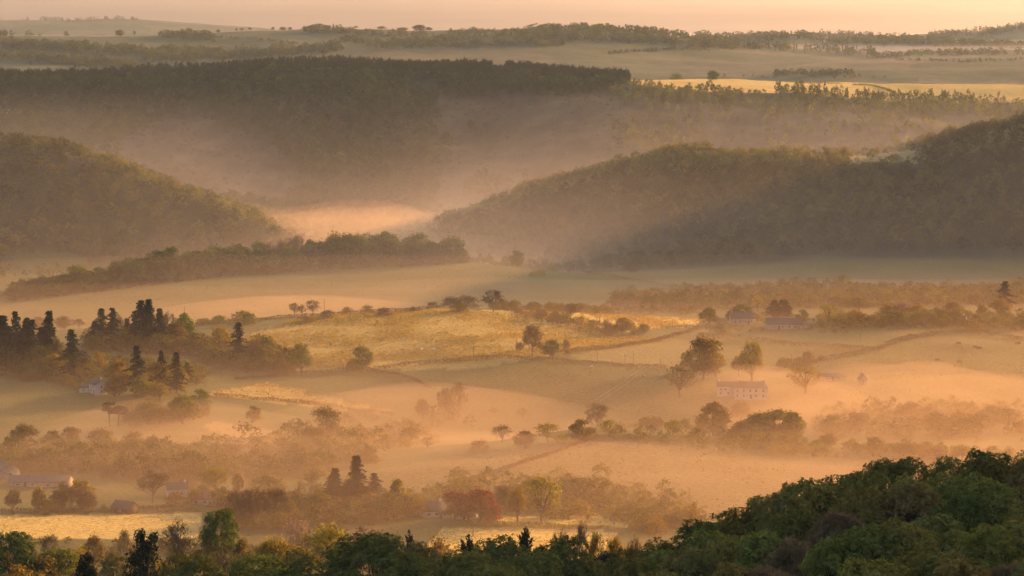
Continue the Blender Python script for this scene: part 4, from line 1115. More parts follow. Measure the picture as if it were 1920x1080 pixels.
def far_country():
    rng = np.random.default_rng(44); pts = []
    def belt(line, th, n, h, d0, d1, con=0., col=1.):
        line = np.array(line, float); seg = np.hypot(*np.diff(line, axis=0).T); cum = np.concatenate([[0], np.cumsum(seg)])
        for _ in range(n):
            s = rng.uniform(0, cum[-1]); q = np.array([np.interp(s, cum, line[:, 0]), np.interp(s, cum, line[:, 1])]); q[1] += rng.normal()*th
            d = hit(q[0], q[1], d0, d1)
            if d is None: continue
            x, y, z = place(q[0], d); hh = h*rng.uniform(.6, 1.25)
            c = rng.random() < con
            pts.append((x, y, z, hh, hh*(rng.uniform(.55, .75) if c else rng.uniform(.9, 1.35)), TPL_CON if c else TPL_FAR, tuple(np.array([.8, .85, .85])*col*rng.uniform(.7, 1.2))))
    belt([(-20,67),(60,67),(125,67)], .8, 46, 10, 4900, 5300)
    belt([(-20,80),(60,88),(160,94),(280,100),(420,104)], 3.5, 330, 12, 4200, 5200)
    belt([(-20,106),(60,112),(150,120),(260,128)], 3.0, 190, 13, 4100, 5000)
    belt([(270,112),(350,110),(430,106),(560,98),(640,90)], 4.0, 330, 12, 4100, 5200, .25)
    belt([(300,66),(350,68),(400,72)], 3.0, 110, 10, 4800, 5300)
    belt([(390,70),(480,74),(560,82)], .5, 60, 4, 4500, 5300)
    belt([(560,60),(640,60),(720,66),(800,66)], 2.0, 120, 9, 4900, 5300)
    belt([(640,74),(720,84),(800,76),(900,70),(980,64)], 2.0, 210, 9, 4400, 5300)
    belt([(700,90),(820,86),(960,80),(1060,84)], 2.4, 150, 10, 4300, 5200)
    belt([(840,62),(900,60),(990,60)], 1.0, 70, 7, 4900, 5300)
    belt([(990,60),(1060,58),(1110,59),(1200,62),(1290,72)], 2.2, 230, 13, 4800, 5300)
    belt([(980,70),(1100,72),(1200,76),(1300,84),(1380,90)], 3.0, 250, 12, 4500, 5300)
    belt([(1290,82),(1370,84),(1450,90),(1560,98),(1640,102)], 3.0, 260, 12, 4600, 5300, .6)
    belt([(1140,100),(1260,92),(1330,95)], .8, 80, 5, 4300, 5200)
    belt([(1640,108),(1740,102),(1920,100)], 1.4, 150, 9, 4500, 5300)
    belt([(1300,72),(1400,76),(1500,72),(1560,78)], 2.0, 150, 15, 5800, 6500, .3)
    belt([(1560,80),(1640,78),(1700,80),(1790,86)], 4.0, 230, 15, 5800, 6600, .25)
    belt([(1680,112),(1800,116),(1920,112)], .8, 60, 5, 4200, 5200)
    belt([(1800,84),(1920,90)], 2.0, 120, 14, 5800, 6600)
    belt([(1300,72),(1420,70),(1590,66),(1660,72)], 2.0, 240, 12, 7000, 7900, .35)
    belt([(1740,66),(1850,62),(1920,52),(1960,48)], 4.0, 260, 12, 6900, 8000, .3)
    belt([(40,38),(130,40),(200,36),(260,38)], .8, 60, 12, 9000, 9800, .3)
    belt([(1200,138),(1300,140),(1380,140)], 1.5, 30, 9, 3700, 4500)
    belt([(1450,140),(1520,141),(1600,139)], 1.2, 60, 9, 4000, 4700)
    belt([(1340,145),(1400,144),(1660,146)], .6, 20, 6, 4000, 4700)
    wood_mass("far_woods", "hazy hedgerows and copses over the far farmland", pts)
far_country()
def thickets():
    def thicket(label, poly, d0, d1, s, h0, h1, p, seed, warm=.1, k=1.):
        poly = np.array(poly, float); pts = []
        xa = (poly[:, 0].min()-960)/F; xb = (poly[:, 0].max()-960)/F
        X, Y, z, px, row, rng = grid_points(min(xa*d0, xa*d1), max(xb*d0, xb*d1), d0, d1, s, seed)
        m = in_poly(px, row, poly); nz = fbm(X/28., Y/28., seed)
        for i in np.nonzero(m)[0]:
            if rng.random() > p*np.clip(.75 + 1.1*nz[i], 0, 1.2): continue
            h = rng.uniform(h0, h1)*(1+.35*nz[i]); t = np.array(tint_of(rng, 0, warm))*k
            pts.append((X[i], Y[i], z[i], h, h*rng.uniform(.9, 1.3), TPL, tuple(t)))
        if pts: wood_mass("undergrowth", label, pts, name_kind="undergrowth")
    thicket("misty scrub filling the copse above the barns", [(-20,845),(120,850),(300,852),(480,850),(640,850),(720,868),(560,900),(380,905),(120,890),(-20,880)], 1040, 1330, 5, 4.5, 10, .8, 11, .2)
    thicket("brambly scrub at the foot of the left conifer stand", [(-20,680),(110,690),(170,705),(210,740),(100,720),(-20,705)], 1380, 1700, 4.5, 3, 7, .8, 12)
    thicket("scrub around the feet of the conifer clump", [(160,640),(380,645),(380,668),(160,660)], 1480, 1760, 5, 6, 11, .85, 13)
    thicket("scrub at the left end of the lit meadow", [(370,655),(480,660),(560,690),(540,705),(400,690)], 1400, 1700, 4.6, 3, 7, .75, 14)
    thicket("scrub between the bare wood and the conifer group", [(400,945),(560,935),(760,945),(800,965),(720,985),(420,1000)], 900, 1180, 4.6, 4, 8.5, .8, 15)
    thicket("scrub below the yellow trees by the golden field", [(820,950),(1180,948),(1330,960),(1330,990),(1180,988),(940,966)], 930, 1180, 4.6, 3, 7, .7, 16, .3)
    thicket("hazy scrub along the belt right of the farm", [(1530,598),(1700,600),(1940,600),(1940,622),(1700,616),(1530,614)], 1620, 1850, 5, 4, 9.5, .85, 17, .2)
    thicket("hazy trees merging in the belt below the right hill", [(1150,556),(1300,552),(1500,548),(1940,548),(1940,572),(1500,580),(1150,585)], 1820, 2120, 6, 6, 11, .75, 18, .2)
    thicket("scrub drowned in mist on the lower right", [(1500,780),(1700,770),(1940,765),(1940,835),(1700,830),(1540,815)], 1270, 1480, 6, 4, 9, .6, 19, .3)
    thicket("rough growth under the lone trees on the lower right", [(1130,812),(1350,818),(1520,838),(1900,850),(1900,868),(1500,858),(1130,826)], 1180, 1400, 4.6, 3, 6.5, .7, 20, .3)
    thicket("rough scrub behind the dark foreground trees", [(-20,1012),(300,1020),(700,1010),(900,1012),(900,1060),(500,1078),(-20,1078)], 790, 1010, 4.6, 1.6, 3.6, .7, 21, .0, .5)
    thicket("thin misty scrub in the hollow left of the low meadow", [(540,790),(880,775),(900,800),(700,845),(560,845)], 1240, 1480, 8, 3, 7, .5, 22, .3)
    thicket("scrub on the knoll below the white farmhouse", [(235,770),(380,755),(390,785),(240,802)], 1240, 1520, 4.4, 3, 6, .8, 23)
    thicket("scrub along the sloping hedge and farm bank", [(960,584),(1120,606),(1240,622),(1240,634),(1100,628),(960,600)], 1550, 1800, 5, 2, 4.5, .6, 24, .2)
    thicket("low bushes below the stone barn", [(1320,608),(1420,612),(1600,618),(1600,626),(1320,622)], 1560, 1780, 4, 1.6, 3.2, .6, 25)
    thicket("scrub under the edge of the near wood", [(1000,1085),(1100,1060),(1250,1010),(1320,1075),(1320,1150),(1000,1150)], 500, 760, 4.5, 3.5, 6.5, .9, 26)
    thicket("hazy trees massed behind the copper beeches", [(800,925),(960,905),(1130,905),(1290,935),(1300,955),(1130,950),(940,952),(800,950)], 960, 1230, 6, 5, 10, .6, 28, .3)
    thicket("broadleaf clumps round the left end of the lit meadow", [(360,640),(470,650),(560,672),(560,700),(430,690),(360,668)], 1400, 1740, 6, 6, 11, .8, 29, .2)
    thicket("bushy trees behind the white farmhouse", [(60,668),(170,690),(380,690),(380,722),(170,716),(60,700)], 1420, 1720, 6, 5, 10, .75, 30, .3)
    thicket("misty trees in the belt left of the low meadow", [(420,835),(640,815),(760,812),(820,830),(640,862),(430,868)], 1190, 1420, 7, 5, 10, .6, 31, .3)
    thicket("hedgerow trees in the hollow behind the lit meadow", [(900,570),(1150,575),(1300,580),(1300,592),(1100,590),(930,584)], 1750, 1900, 6, 3, 7, .8, 32, .2)
    thicket("dense understorey along the foot of the knoll wood", [(20,545),(200,525),(400,502),(600,488),(850,478),(880,494),(600,508),(400,522),(200,545),(20,566)], 1930, 2240, 4.6, 5, 9, .95, 27, .0, .8)
thickets()
def tussocks():
    rng = np.random.default_rng(77)
    def tuss(label, poly, d0, d1, n, col, h=.42):
        poly = np.array(poly, float); xa = (poly[:, 0].min()-960)/F; xb = (poly[:, 0].max()-960)/F
        X = rng.uniform(min(xa*d0, xa*d1), max(xb*d0, xb*d1), n); Y = rng.uniform(d0, d1, n); z = ground(X, Y)
        m = in_poly(X/Y*F+960, HOR-z*F/Y, poly) & (rng.random(n) < np.clip(.5+1.3*fbm(X/22., Y/22., 5), .08, 1))
        X, Y, z = X[m], Y[m], z[m]; k = len(X); hh = h*rng.uniform(.5, 1.5, k)
        P = np.stack([X, Y, z + hh*.45], -1)
        a = rng.uniform(0, 6.283, k); t = np.stack([np.cos(a), np.sin(a), 0*a], -1); up = np.array([0, 0, 1.]) + .35*rng.normal(size=(k, 3))
        W = (hh*rng.uniform(.7, 1.5, k))[:, None]
        V = np.stack([P - t*W*.5 - up*hh[:, None]*.5, P + t*W*.5 - up*hh[:, None]*.5, P + t*W*.75 + up*hh[:, None]*.5, P - t*W*.75 + up*hh[:, None]*.6], 1).reshape(-1, 3)
        o = link(bpy.data.objects.new("grass", mesh_np("grass", V, [np.arange(4*k).reshape(k, 4)], LEAF_GRASS[col])))
        set_tag(o, label, "grass", kind="stuff")
    tuss("tussocky sunlit grass of the central meadow", [(430,640),(560,596),(830,578),(1000,592),(1120,622),(1260,640),(1060,664),(960,672),(700,692),(560,690)], 1430, 1760, 110000, 'y')
    tuss("bright grass of the strip behind the sloping hedge", [(950,580),(1150,588),(1320,600),(1300,612),(1180,620),(1040,600)], 1620, 1800, 30000, 'y')
    tuss("rough grass of the fields below the lit meadow", [(700,695),(960,676),(1250,695),(1300,740),(1000,760),(800,730)], 1390, 1560, 8000, 'g', .3)
    tuss("sunlit grass strip left of the misty hollow", [(385,738),(500,718),(740,772),(560,758)], 1330, 1520, 16000, 'y')
    tuss("grass of the low meadow above the golden fields", [(720,890),(1120,826),(1500,855),(1400,950),(1250,955),(800,925)], 1080, 1320, 14000, 'g', .3)
    tuss("dry grass of the lower left field", [(-20,965),(380,962),(370,1010),(-20,1010)], 930, 1150, 5000, 'y', .22)
    tuss("bright grass of the golden fields at the bottom", [(820,996),(940,966),(1150,968),(1180,988),(1130,1040),(780,1040)], 900, 1130, 12000, 'y', .25)
    tuss("grass of the right hand meadow", [(1500,690),(1680,655),(1760,634),(1940,640),(1940,760),(1500,740)], 1340, 1700, 18000, 'g', .3)
    tuss("grass on the field below the knoll wood", [(150,562),(640,512),(860,500),(1000,512),(960,560),(300,590)], 1850, 2160, 16000, 'g', .3)
LEAF_GRASS = {'y': leaf_mat("grass_gold", (.115, .095, .02), .2, .5, (2.6, 2.1, .9)), 'g': leaf_mat("grass_green", (.055, .062, .016), .2, .5, (2.6, 2.2, .9))}
tussocks()
def sky_trees():
    items = [(226,66,55,22,'oak','p'),(252,65,57,7,'bare','b'),(354,60,51,16,'oak','p'),(384,60,55,18,'oak','p'),(409,61,55,9,'oak','p'),(443,60,52,5,'bare','b'),(453,60,52,9,'umb','p'),(469,59,50,9,'umb','p'),
      (512,57,49,8,'umb','p'),(530,57,50,14,'oak','p'),(544,57,50,9,'oak','p'),(580,58,49,20,'oak','p'),(597,58,43,34,'oak','p'),(612,58,47,18,'oak','p'),(625,57,44,5,'con','s'),(632,57,46,5,'con','s'),
      (667,56,47,9,'umb','p'),(716,57,49,20,'oak','p'),(755,58,51,24,'oak','p'),(785,57,45,28,'oak','p'),(804,57,50,14,'oak','p'),(887,57,49,9,'umb','p'),(1016,58,47,30,'oak','p'),(1035,58,49,24,'oak','p'),(1124,57,43,20,'oak','p'),(1105,58,51,20,'oak','p'),(1160,60,51,24,'oak','p')]
    out = []
    for px, base, top, w, kind, col in items:
        d = 5195.; x, y, z = place(px, d); h = -(top-HOR)*d/F - z
        h = max(6, min(h, 18))
        o = add_tree(kind, col, x, y, z, h, w*d/F); out.append((px, f"{COLN[col]} {KINDS[kind][2]}", o))
    label_cluster(out, "on the far skyline", "lone trees on the far skyline")
sky_trees()
# ------------------------------------------------------------------ hedges
def hedge(label, line, d0, d1, h, w=None, col='p', dense=1.0, d=None):
    rng = np.random.default_rng(abs(hash(label)) % 1000 if False else sum(map(ord, label)))
    P = []
    for k, (px, row) in enumerate(line):
        dd = d[k] if d else hit(px, row, d0, d1)
        if dd is None: print("hedge miss", label, px, row); continue
        P.append(((px-960)/F*dd, dd))
    P = np.array(P); seg = np.hypot(*np.diff(P, axis=0).T); cum = np.concatenate([[0], np.cumsum(seg)])
    w = w or h*.8
    n = int(cum[-1]*26*dense*max(1, h/3)); s = rng.uniform(0, cum[-1], n)
    x = np.interp(s, cum, P[:, 0]) + rng.normal(size=n)*w*.33; y = np.interp(s, cum, P[:, 1]) + rng.normal(size=n)*w*.33
    prof = 1 + .55*fbm(s/9., s*0+3.1, len(label), 4)
    z = ground(x, y) + h*prof*rng.random(n)**.65
    V, Q = cards(np.stack([x, y, z], -1), np.array([0, 0, .6]) + rng.normal(size=(n, 3))*.6, .62, .42, rng, .6)
    me = mesh_np("hedge", V, [Q], LEAF[col])
    o = link(bpy.data.objects.new("hedge", me))
    return set_tag(o, label, "hedge", "field hedges")
hedge("low hedge along the left crest of the lit central meadow", [(365,612),(440,604),(520,598),(600,592),(700,587),(800,582)], 1640, 1800, 2.2, col='b')
hedge("hedge running down the right side of the lit central meadow", [(945,582),(985,592),(1040,603),(1100,616),(1135,624)], 1550, 1800, 2.4, col='t')
hedge("dark hedge bank along the lower edge of the lit meadow", [(700,692),(800,683),(960,673),(1080,681),(1250,692)], 1420, 1640, 2.0, col='b')
hedge("hedge bank rising from the round tree to the farm", [(1060,664),(1160,652),(1240,638),(1310,618)], 1480, 1760, 2.2, col='b')
hedge("hedge bank left of the lone tree at the meadow corner", [(440,712),(560,703),(660,696),(690,695)], 1350, 1640, 1.8, col='b')
hedge("hedge curving down from the lone tree into the mist", [(690,695),(740,703),(780,715),(805,728)], 1350, 1600, 1.8, col='b')
hedge("hedge below the bright sunlit strip of grass", [(400,742),(480,750),(600,760),(740,778)], 1300, 1520, 1.8, col='b')
hedge("dark hedge line running diagonally across the low meadow", [(862,908),(940,884),(1010,860),(1070,838),(1120,822)], 1080, 1320, 1.6, col='b')
hedge("hedge along the crest of the low meadow", [(1120,822),(1220,824),(1320,828),(1430,838),(1520,850)], 1200, 1330, 2.0, col='t')
hedge("hedge along the top of the lower left field", [(0,963),(100,962),(200,961),(290,959),(370,958)], 950, 1160, 1.8, col='b')
hedge("hedge between the two golden fields at the bottom", [(870,985),(960,986),(1060,990),(1150,994)], 900, 1120, 1.6, col='p')
hedge("hedge below the farm buildings", [(1310,632),(1400,641),(1500,650),(1620,660)], 1460, 1720, 3.0, col='b')
hedge("curved hedge over the brow of the right meadow", [(1660,652),(1710,636),(1770,627),(1850,628),(1920,640)], 1450, 1720, 2.8, col='b')
hedge("hedge dropping left from the brow of the right meadow", [(1480,690),(1560,676),(1620,664),(1660,655)], 1420, 1680, 2.6, col='b')
hedge("hedge joining the knoll wood to the lone tree", [(870,492),(920,497),(960,501),(985,505)], 2040, 2180, 2.4, col='g', )
hedge("dark hedge slanting down right from the knoll", [(1040,508),(1100,516),(1180,527),(1280,541)], 2040, 2180, 2.6, col='b')
hedge("hedge in front of the white farmhouse", [(40,700),(90,712),(150,727),(200,739)], 1300, 1640, 1.8, col='p')
hedge("hedge behind the barns at the far left", [(0,842),(60,850),(130,856)], 1080, 1300, 2.4, col='t')
hedge("hedge at the foot of the low meadow", [(940,950),(1040,952),(1150,955),(1290,962)], 960, 1150, 2.0, col='y')
hedge("hedge above the cottage field", [(380,700),(420,692),(450,690)], 1400, 1640, 2.0, col='b')
hedge("overgrown hedge along the golden plateau", [(1500,152),(1530,153),(1575,154)], 3400, 3640, 2.6, w=7, col='d', d=[3560,3570,3580])
hedge("dark hedge end on the plateau field", [(1600,158),(1640,164),(1670,170)], 3350, 3640, 2.4, w=5, col='d', d=[3560,3500,3440])
hedge("line of bushes on the far edge of the plateau", [(1665,153),(1705,153),(1750,154)], 3400, 3640, 1.6, w=4, col='d', d=[3605,3605,3605], dense=.5)

# ------------------------------------------------------------------ buildings
M_WHITE = flat_mat("limewash", (.36, .32, .275), .9, .12, .8)
M_STONE = flat_mat("rubble_stone", (.26, .22, .18), .9, .25, 1.2)
M_SLATE = flat_mat("slate", (.085, .08, .075), .92, .15, 2)
M_TILE = flat_mat("red_tile", (.30, .13, .08), .8, .2, 2)
M_TIN = flat_mat("grey_sheet", (.14, .12, .10), .95, .12, .5)
M_GLASS = flat_mat("window_glass", (.08, .075, .07), .12, .05)
M_WOOD = flat_mat("dark_timber", (.09, .06, .04), .8, .2, 2)
M_BRICK = flat_mat("chimney_brick", (.24, .12, .08), .9, .2, 3)
M_POLE = flat_mat("pole_timber", (.13, .10, .075), .9, .2, 3)
M_CER = flat_mat("insulator", (.6, .56, .5), .25, .05)

def box_vq(x0, x1, y0, y1, z0, z1):
    V = np.array([(x0,y0,z0),(x1,y0,z0),(x1,y1,z0),(x0,y1,z0),(x0,y0,z1),(x1,y0,z1),(x1,y1,z1),(x0,y1,z1)], float)
    return V, np.array([(0,3,2,1),(4,5,6,7),(0,1,5,4),(1,2,6,5),(2,3,7,6),(3,0,4,7)])

def part(name, vq, mat, parent):
    V, Q = vq
    o = link(bpy.data.objects.new(name, mesh_np(name, V, [Q], mat)), parent); return o

def gable_walls(L_, D_, wh, rh):
    V = [(-L_/2,-D_/2,-.6),(L_/2,-D_/2,-.6),(L_/2,D_/2,-.6),(-L_/2,D_/2,-.6),(-L_/2,-D_/2,wh),(L_/2,-D_/2,wh),(L_/2,D_/2,wh),(-L_/2,D_/2,wh),(-L_/2,0,wh+rh),(L_/2,0,wh+rh)]
    Q = [(0,1,5,4),(1,2,6,5),(2,3,7,6),(3,0,4,7)]; T = [(5,6,9),(7,4,8)]
    return np.array(V, float), Q, T

def gable_house(name, label, px, base, d0, d1, L_, D_, wh, rh, rot, wall, roof, wins=(), door=None, chims=(), dd=None, over=.35, cat="house", group=None, hip=0.):
    d = dd or hit(px, base, d0, d1) or (d0+d1)/2
    x, y, z = place(px, d)
    e = link(bpy.data.objects.new(name, None)); e.location = (x, y, z); e.rotation_euler = (0, 0, math.radians(rot))
    set_tag(e, label, cat, group)
    V, Q, T = gable_walls(L_, D_, wh, rh if not hip else 0.01)
    link(bpy.data.objects.new("wall", mesh_np("wall", V, [np.array(Q), np.array(T)], wall)), e)
    # roof: two thick slopes, eaves overhanging
    k = rh/(D_/2); o = over; t = .16; hl = L_/2+.2
    rl = hl - hip
    prof = lambda sgn: [(-hl, sgn*(D_/2+o), wh-o*k), (hl, sgn*(D_/2+o), wh-o*k), (rl, 0, wh+rh), (-rl, 0, wh+rh)]
    Vr = []; Qr = []
    for sgn in (-1, 1):
        n0 = len(Vr); pts = prof(sgn)
        Vr += [(a, b, c+.03) for a, b, c in pts] + [(a, b, c+.03+t) for a, b, c in pts]
        Qr += [[n0+i for i in q] for q in [(0,3,2,1),(4,5,6,7),(0,1,5,4),(1,2,6,5),(3,0,4,7)]]
    if hip:
        for sg in (-1, 1):
            n0 = len(Vr)
            Vr += [(sg*hl, -(D_/2+o), wh-o*k+.03+t), (sg*hl, D_/2+o, wh-o*k+.03+t), (sg*rl, .01, wh+rh+.03+t), (sg*rl, -.01, wh+rh+.03+t)]
            Qr += [[n0, n0+1, n0+2, n0+3]]
    r = part("roof", (np.array(Vr, float), np.array(Qr)), roof, e)
    for cx, ch in chims:
        c = part("chimney", box_vq(cx-.45, cx+.45, -.4, .4, wh+rh-.9, wh+rh+ch), M_BRICK if wall is not M_WHITE else M_WHITE, r)
    for (wx, wz, ww, whh, side) in wins:
        if side == 'f': vq = box_vq(wx-ww/2, wx+ww/2, -D_/2-.05, -D_/2+.1, wz, wz+whh); pv = box_vq(wx-ww/2+.12, wx+ww/2-.12, -D_/2-.07, -D_/2-.052, wz+.12, wz+whh-.12)
        elif side == 'r': vq = box_vq(L_/2-.1, L_/2+.05, wx-ww/2, wx+ww/2, wz, wz+whh); pv = box_vq(L_/2+.052, L_/2+.07, wx-ww/2+.12, wx+ww/2-.12, wz+.12, wz+whh-.12)
        else: vq = box_vq(-L_/2-.05, -L_/2+.1, wx-ww/2, wx+ww/2, wz, wz+whh); pv = box_vq(-L_/2-.07, -L_/2-.052, wx-ww/2+.12, wx+ww/2-.12, wz+.12, wz+whh-.12)
        wn = part("window", vq, M_STONE if wall is M_WHITE else M_WHITE, e)
        part("pane", pv, M_GLASS, wn)
    if door is not None:
        part("door", box_vq(door-.5, door+.5, -D_/2-.06, -D_/2+.05, 0, 2.1), M_WOOD, e)
    return e
def wrow(xs, z, w=1.1, h=1.4, side='f'): return [(x, z, w, h, side) for x in xs]
gable_house("country_house", "long white two-storey house standing in the mist", 1408, 746, 1300, 1600, 17, 8, 5.6, 2.6, -4, M_WHITE, M_SLATE,
            wrow([-6.8,-3.6,2.6,6.2], .9, .9, 1.3) + wrow([-6.8,-3.6,-.4,2.6,6.2], 3.5, .9, 1.3), 0.0, [(-6.5,1.3),(6.5,1.3)], hip=3.0)
gable_house("country_house", "lower white wing adjoining the long misty house", 1364, 741, 1300, 1600, 10.5, 6.5, 4.9, 2.0, -4, M_WHITE, M_SLATE,
            wrow([-3.4,.4,3.5], .9, .9, 1.1) + wrow([-3.4,-1.0,3.5], 3.0, .9, 1.0), None, [(-4.2,1.1)])
gable_house("farmhouse", "white farmhouse with slate roof below the conifers", 184, 738, 1380, 1620, 9.5, 6.2, 4.9, 2.2, -62, M_WHITE, M_SLATE,
            [(-1.2,1.0,.9,1.2,'f'),(1.2,3.2,.9,1.1,'f'),(0,.9,1.0,1.2,'r'),(0,3.2,1.0,1.2,'r')], 2.4, [(3.8,1.2)])
gable_house("outbuilding", "low white lean-to left of the white farmhouse", 164, 735, 1380, 1620, 7.0, 4.5, 2.3, 1.4, -8, M_WHITE, M_SLATE, [(-1.5,.8,.8,.8,'f'),(1.4,.8,.8,.8,'f')], None)
gable_house("farmhouse", "grey farmhouse with a tall chimney among the farm trees", 1392, 607, 1600, 1850, 15, 7, 3.6, 2.9, 6, M_STONE, M_SLATE, wrow([-5,-1.7,1.7,5], 1.0, 1.0, 1.2), 3.2, [(-6.5,1.4),(6.3,1.8)])
gable_house("stone_barn", "long low stone barn with a gabled porch at the farm", 1470, 616, 1560, 1800, 21, 8, 2.9, 3.2, -3, M_STONE, M_SLATE, wrow([-1,3,6.5], .9, 1.2, 1.2), -3.0, [])
gable_house("stone_barn", "small gable-fronted barn joined to the long stone barn", 1444, 614, 1560, 1800, 8, 7, 2.8, 3.0, 86, M_STONE, M_SLATE, [(0,1.2,1.0,1.2,'l')], None)
gable_house("farm_shed", "low shed with a pale sheet roof right of the stone barn", 1513, 614, 1560, 1800, 9, 7, 2.2, 1.2, 3, M_STONE, M_TIN, [(0,.7,1.2,.9,'f')], 2.0, cat="shed")
gable_house("farm_shed", "little shed with a pale roof left of the grey farmhouse", 1352, 606, 1600, 1850, 7, 5, 2.1, 1.1, -8, M_STONE, M_TIN, [(0,.7,1.0,.8,'f')], None, cat="shed")
gable_house("bungalow", "white bungalow with a dark hipped roof left of copper beeches", 815, 968, 950, 1180, 9.5, 7.5, 2.7, 3.0, 14, M_WHITE, M_SLATE, wrow([-3,0,3], .9, 1.2, 1.1), 1.5, [(2,.9)], hip=2.0)
gable_house("cottage", "small white cottage behind the copper beech trunks", 872, 972, 960, 1200, 8.5, 6, 2.9, 2.2, -12, M_WHITE, M_SLATE, wrow([-2.6,2.4], .9, 1.2, 1.1), 0.2, [(-3,1.0)])
gable_house("cottage", "pale cottage with a long red tile roof and white chimney", 395, 945, 950, 1180, 15, 7, 2.5, 2.8, -3, M_WHITE, M_TILE, wrow([-5,-1.7,1.7,5], .8, 1.1, 1.1), 3.4, [(6.2,1.5)])
gable_house("barn", "grey gabled barn at the left edge of the picture", 10, 895, 1050, 1260, 11, 8, 3.2, 2.8, -58, M_STONE, M_TIN, [(0,1.5,1.6,1.2,'r')], 1.5, cat="barn")
gable_house("barn", "long low barn with a pale sheet roof at the left", 76, 910, 1030, 1240, 24, 9, 2.0, 1.8, -5, M_STONE, M_TIN, wrow([-8,-2,4,9], .6, 1.4, .8), -5, cat="barn")
gable_house("farm_shed", "open shed with a sloping roof beside the field hedge", 234, 960, 950, 1160, 8.5, 6, 1.9, 2.2, -32, M_WOOD, M_SLATE, [(0,.6,1.2,.8,'f')], 2.0, cat="shed")
gable_house("cottage", "pale walled cottage behind the lone bare tree", 332, 930, 1000, 1220, 8, 6, 3.2, 2.0, 10, M_WHITE, M_SLATE, wrow([-2,1.6], .9, 1.0, 1.1), 0, [(3,1.0)])
gable_house("cottage", "white gabled cottage among the trees on the right", 1801, 609, 1640, 1850, 6.5, 5, 3.0, 2.6, -25, M_WHITE, M_SLATE, [(0,1.0,.9,1.0,'l'),(-1,.9,.9,1.0,'f')], 1.6, [(2,1.0)])
gable_house("barn", "pale roofed barn in haze below the right hill", 1524, 541, 2000, 2200, 16, 9, 3.0, 2.2, 4, M_STONE, M_TIN, [(3,1.0,1.4,1.0,'f')], -3, dd=2095, cat="barn")
gable_house("cottage", "narrow stone gable end standing in thick mist", 1617, 720, 1350, 1560, 5, 3.4, 2.8, 2.6, 100, M_STONE, M_SLATE, [(0,1.2,.8,1.0,'l')], 1.0)
gable_house("lodge", "pale roofed lodge among dark trees high on the left", 18, 214, 3050, 3250, 26, 9, 3.0, 2.2, 5, M_WHITE, M_TIN, wrow([-9,-3,3,9], 1.0, 1.4, 1.1), 0, cat="house")
gable_house("barn", "low pale barn right of the long white house", 1560, 712, 1350, 1600, 14, 6, 2.0, 1.4, 3, M_STONE, M_TIN, wrow([-3,3], .6, 1.2, .8), 0, cat="barn")

# ------------------------------------------------------------------ poles
def pole(label, px, base, top, d0, d1, arm=True, dd=None):
    d = dd or hit(px, base, d0, d1) or (d0+d1)/2
    x, y, z = place(px, d); h = -(top-HOR)*d/F - z; h = min(max(h, 5.5), 10.5)
    e = link(bpy.data.objects.new("utility_pole", None)); e.location = (x, y, z); e.rotation_euler = (0, 0, math.radians(25))
    set_tag(e, label, "pole", "timber utility poles")
    V, Q = tube(np.array([[0, 0, -.5], [0, 0, h*.5], [0, 0, h]]), [.19, .16, .13], 8)
    part("post", (V, Q), M_POLE, e)
    if arm:
        a = part("crossarm", box_vq(-.95, .95, -.2, -.08, h-.75, h-.6), M_POLE, e)
        for k in (-.8, 0, .8):
            part("insulator", tube(np.array([[k, -.14, h-.6], [k, -.14, h-.42], [k, -.14, h-.3]]), [.06, .1, .05], 6), M_CER, a)
    else:
        part("cap", tube(np.array([[0, 0, h-.01], [0, 0, h+.1]]), [.2, .12], 8), M_CER, e)
    return e
for a in [
 ("pole by the bare trees on the meadow's left crest", 608,585,556,1640,1800), ("pole above the conifer clump in the hollow", 346,592,570,1640,1860),
 ("pole before the round bushes on the meadow crest", 876,577,553,1640,1800), ("left pole of the close pair in the sloping hedge", 1120,617,588,1560,1760), ("right pole of the close pair in the sloping hedge", 1124,619,590,1560,1760),
 ("pole on the bright strip behind the sloping hedge", 1241,618,598,1560,1800,False), ("pole nearest the dark round tree at the farm", 1261,615,603,1560,1800,False), ("pole between the round tree and the sloping hedge", 1060,656,626,1440,1700),
 ("pole left of the half-leafed lone tree", 968,658,636,1440,1700,False), ("pole low on the lit meadow near its middle", 888,670,646,1440,1640), ("pole low on the lit meadow left of middle", 817,677,657,1440,1640,False),
 ("leftmost pole in the field right of the round tree", 1120,681,660,1440,1640,False), ("second pole in the field right of the round tree", 1172,684,663,1440,1640), ("third pole in the field right of the round tree", 1188,684,660,1440,1640), ("rightmost pole in the field right of the round tree", 1238,690,670,1440,1640,False),
 ("pole in the meadow below the stone barn", 1613,643,622,1460,1720,False), ("pole beside the bush above the long white house", 1484,683,663,1400,1660), ("pole by the pinkish trees right of the farm", 1772,608,588,1640,1800),
 ("pole standing behind the dark cypresses", 887,1006,977,880,1060,False), ("pole below the yellow tree by the golden field", 1013,984,953,930,1110), ("left pole of two at the end of the golden field", 1151,984,960,930,1110,False), ("right pole of two at the end of the golden field", 1170,986,962,930,1110), ("pole right of the round bush by the near wood", 1226,990,969,930,1110,False),
 ("pole on the low meadow crest right of the bare tree", 1163,818,787,1240,1340,False), ("pole just below the crest of the low meadow", 1198,842,816,1150,1320,False), ("pole at the foot of the low meadow by the near wood", 1293,938,922,1020,1200,False),
 ("pole on the slope right of the farmhouse trees", 416,710,692,1360,1620,False), ("pole below the slope right of the farmhouse trees", 387,728,708,1330,1600), ("pole at the right edge among the hazy trees", 1914,604,585,1640,1800,False),
 ("pole in front of the wispy tree at the long house", 1408,722,690,1360,1600)]: pole(*a)

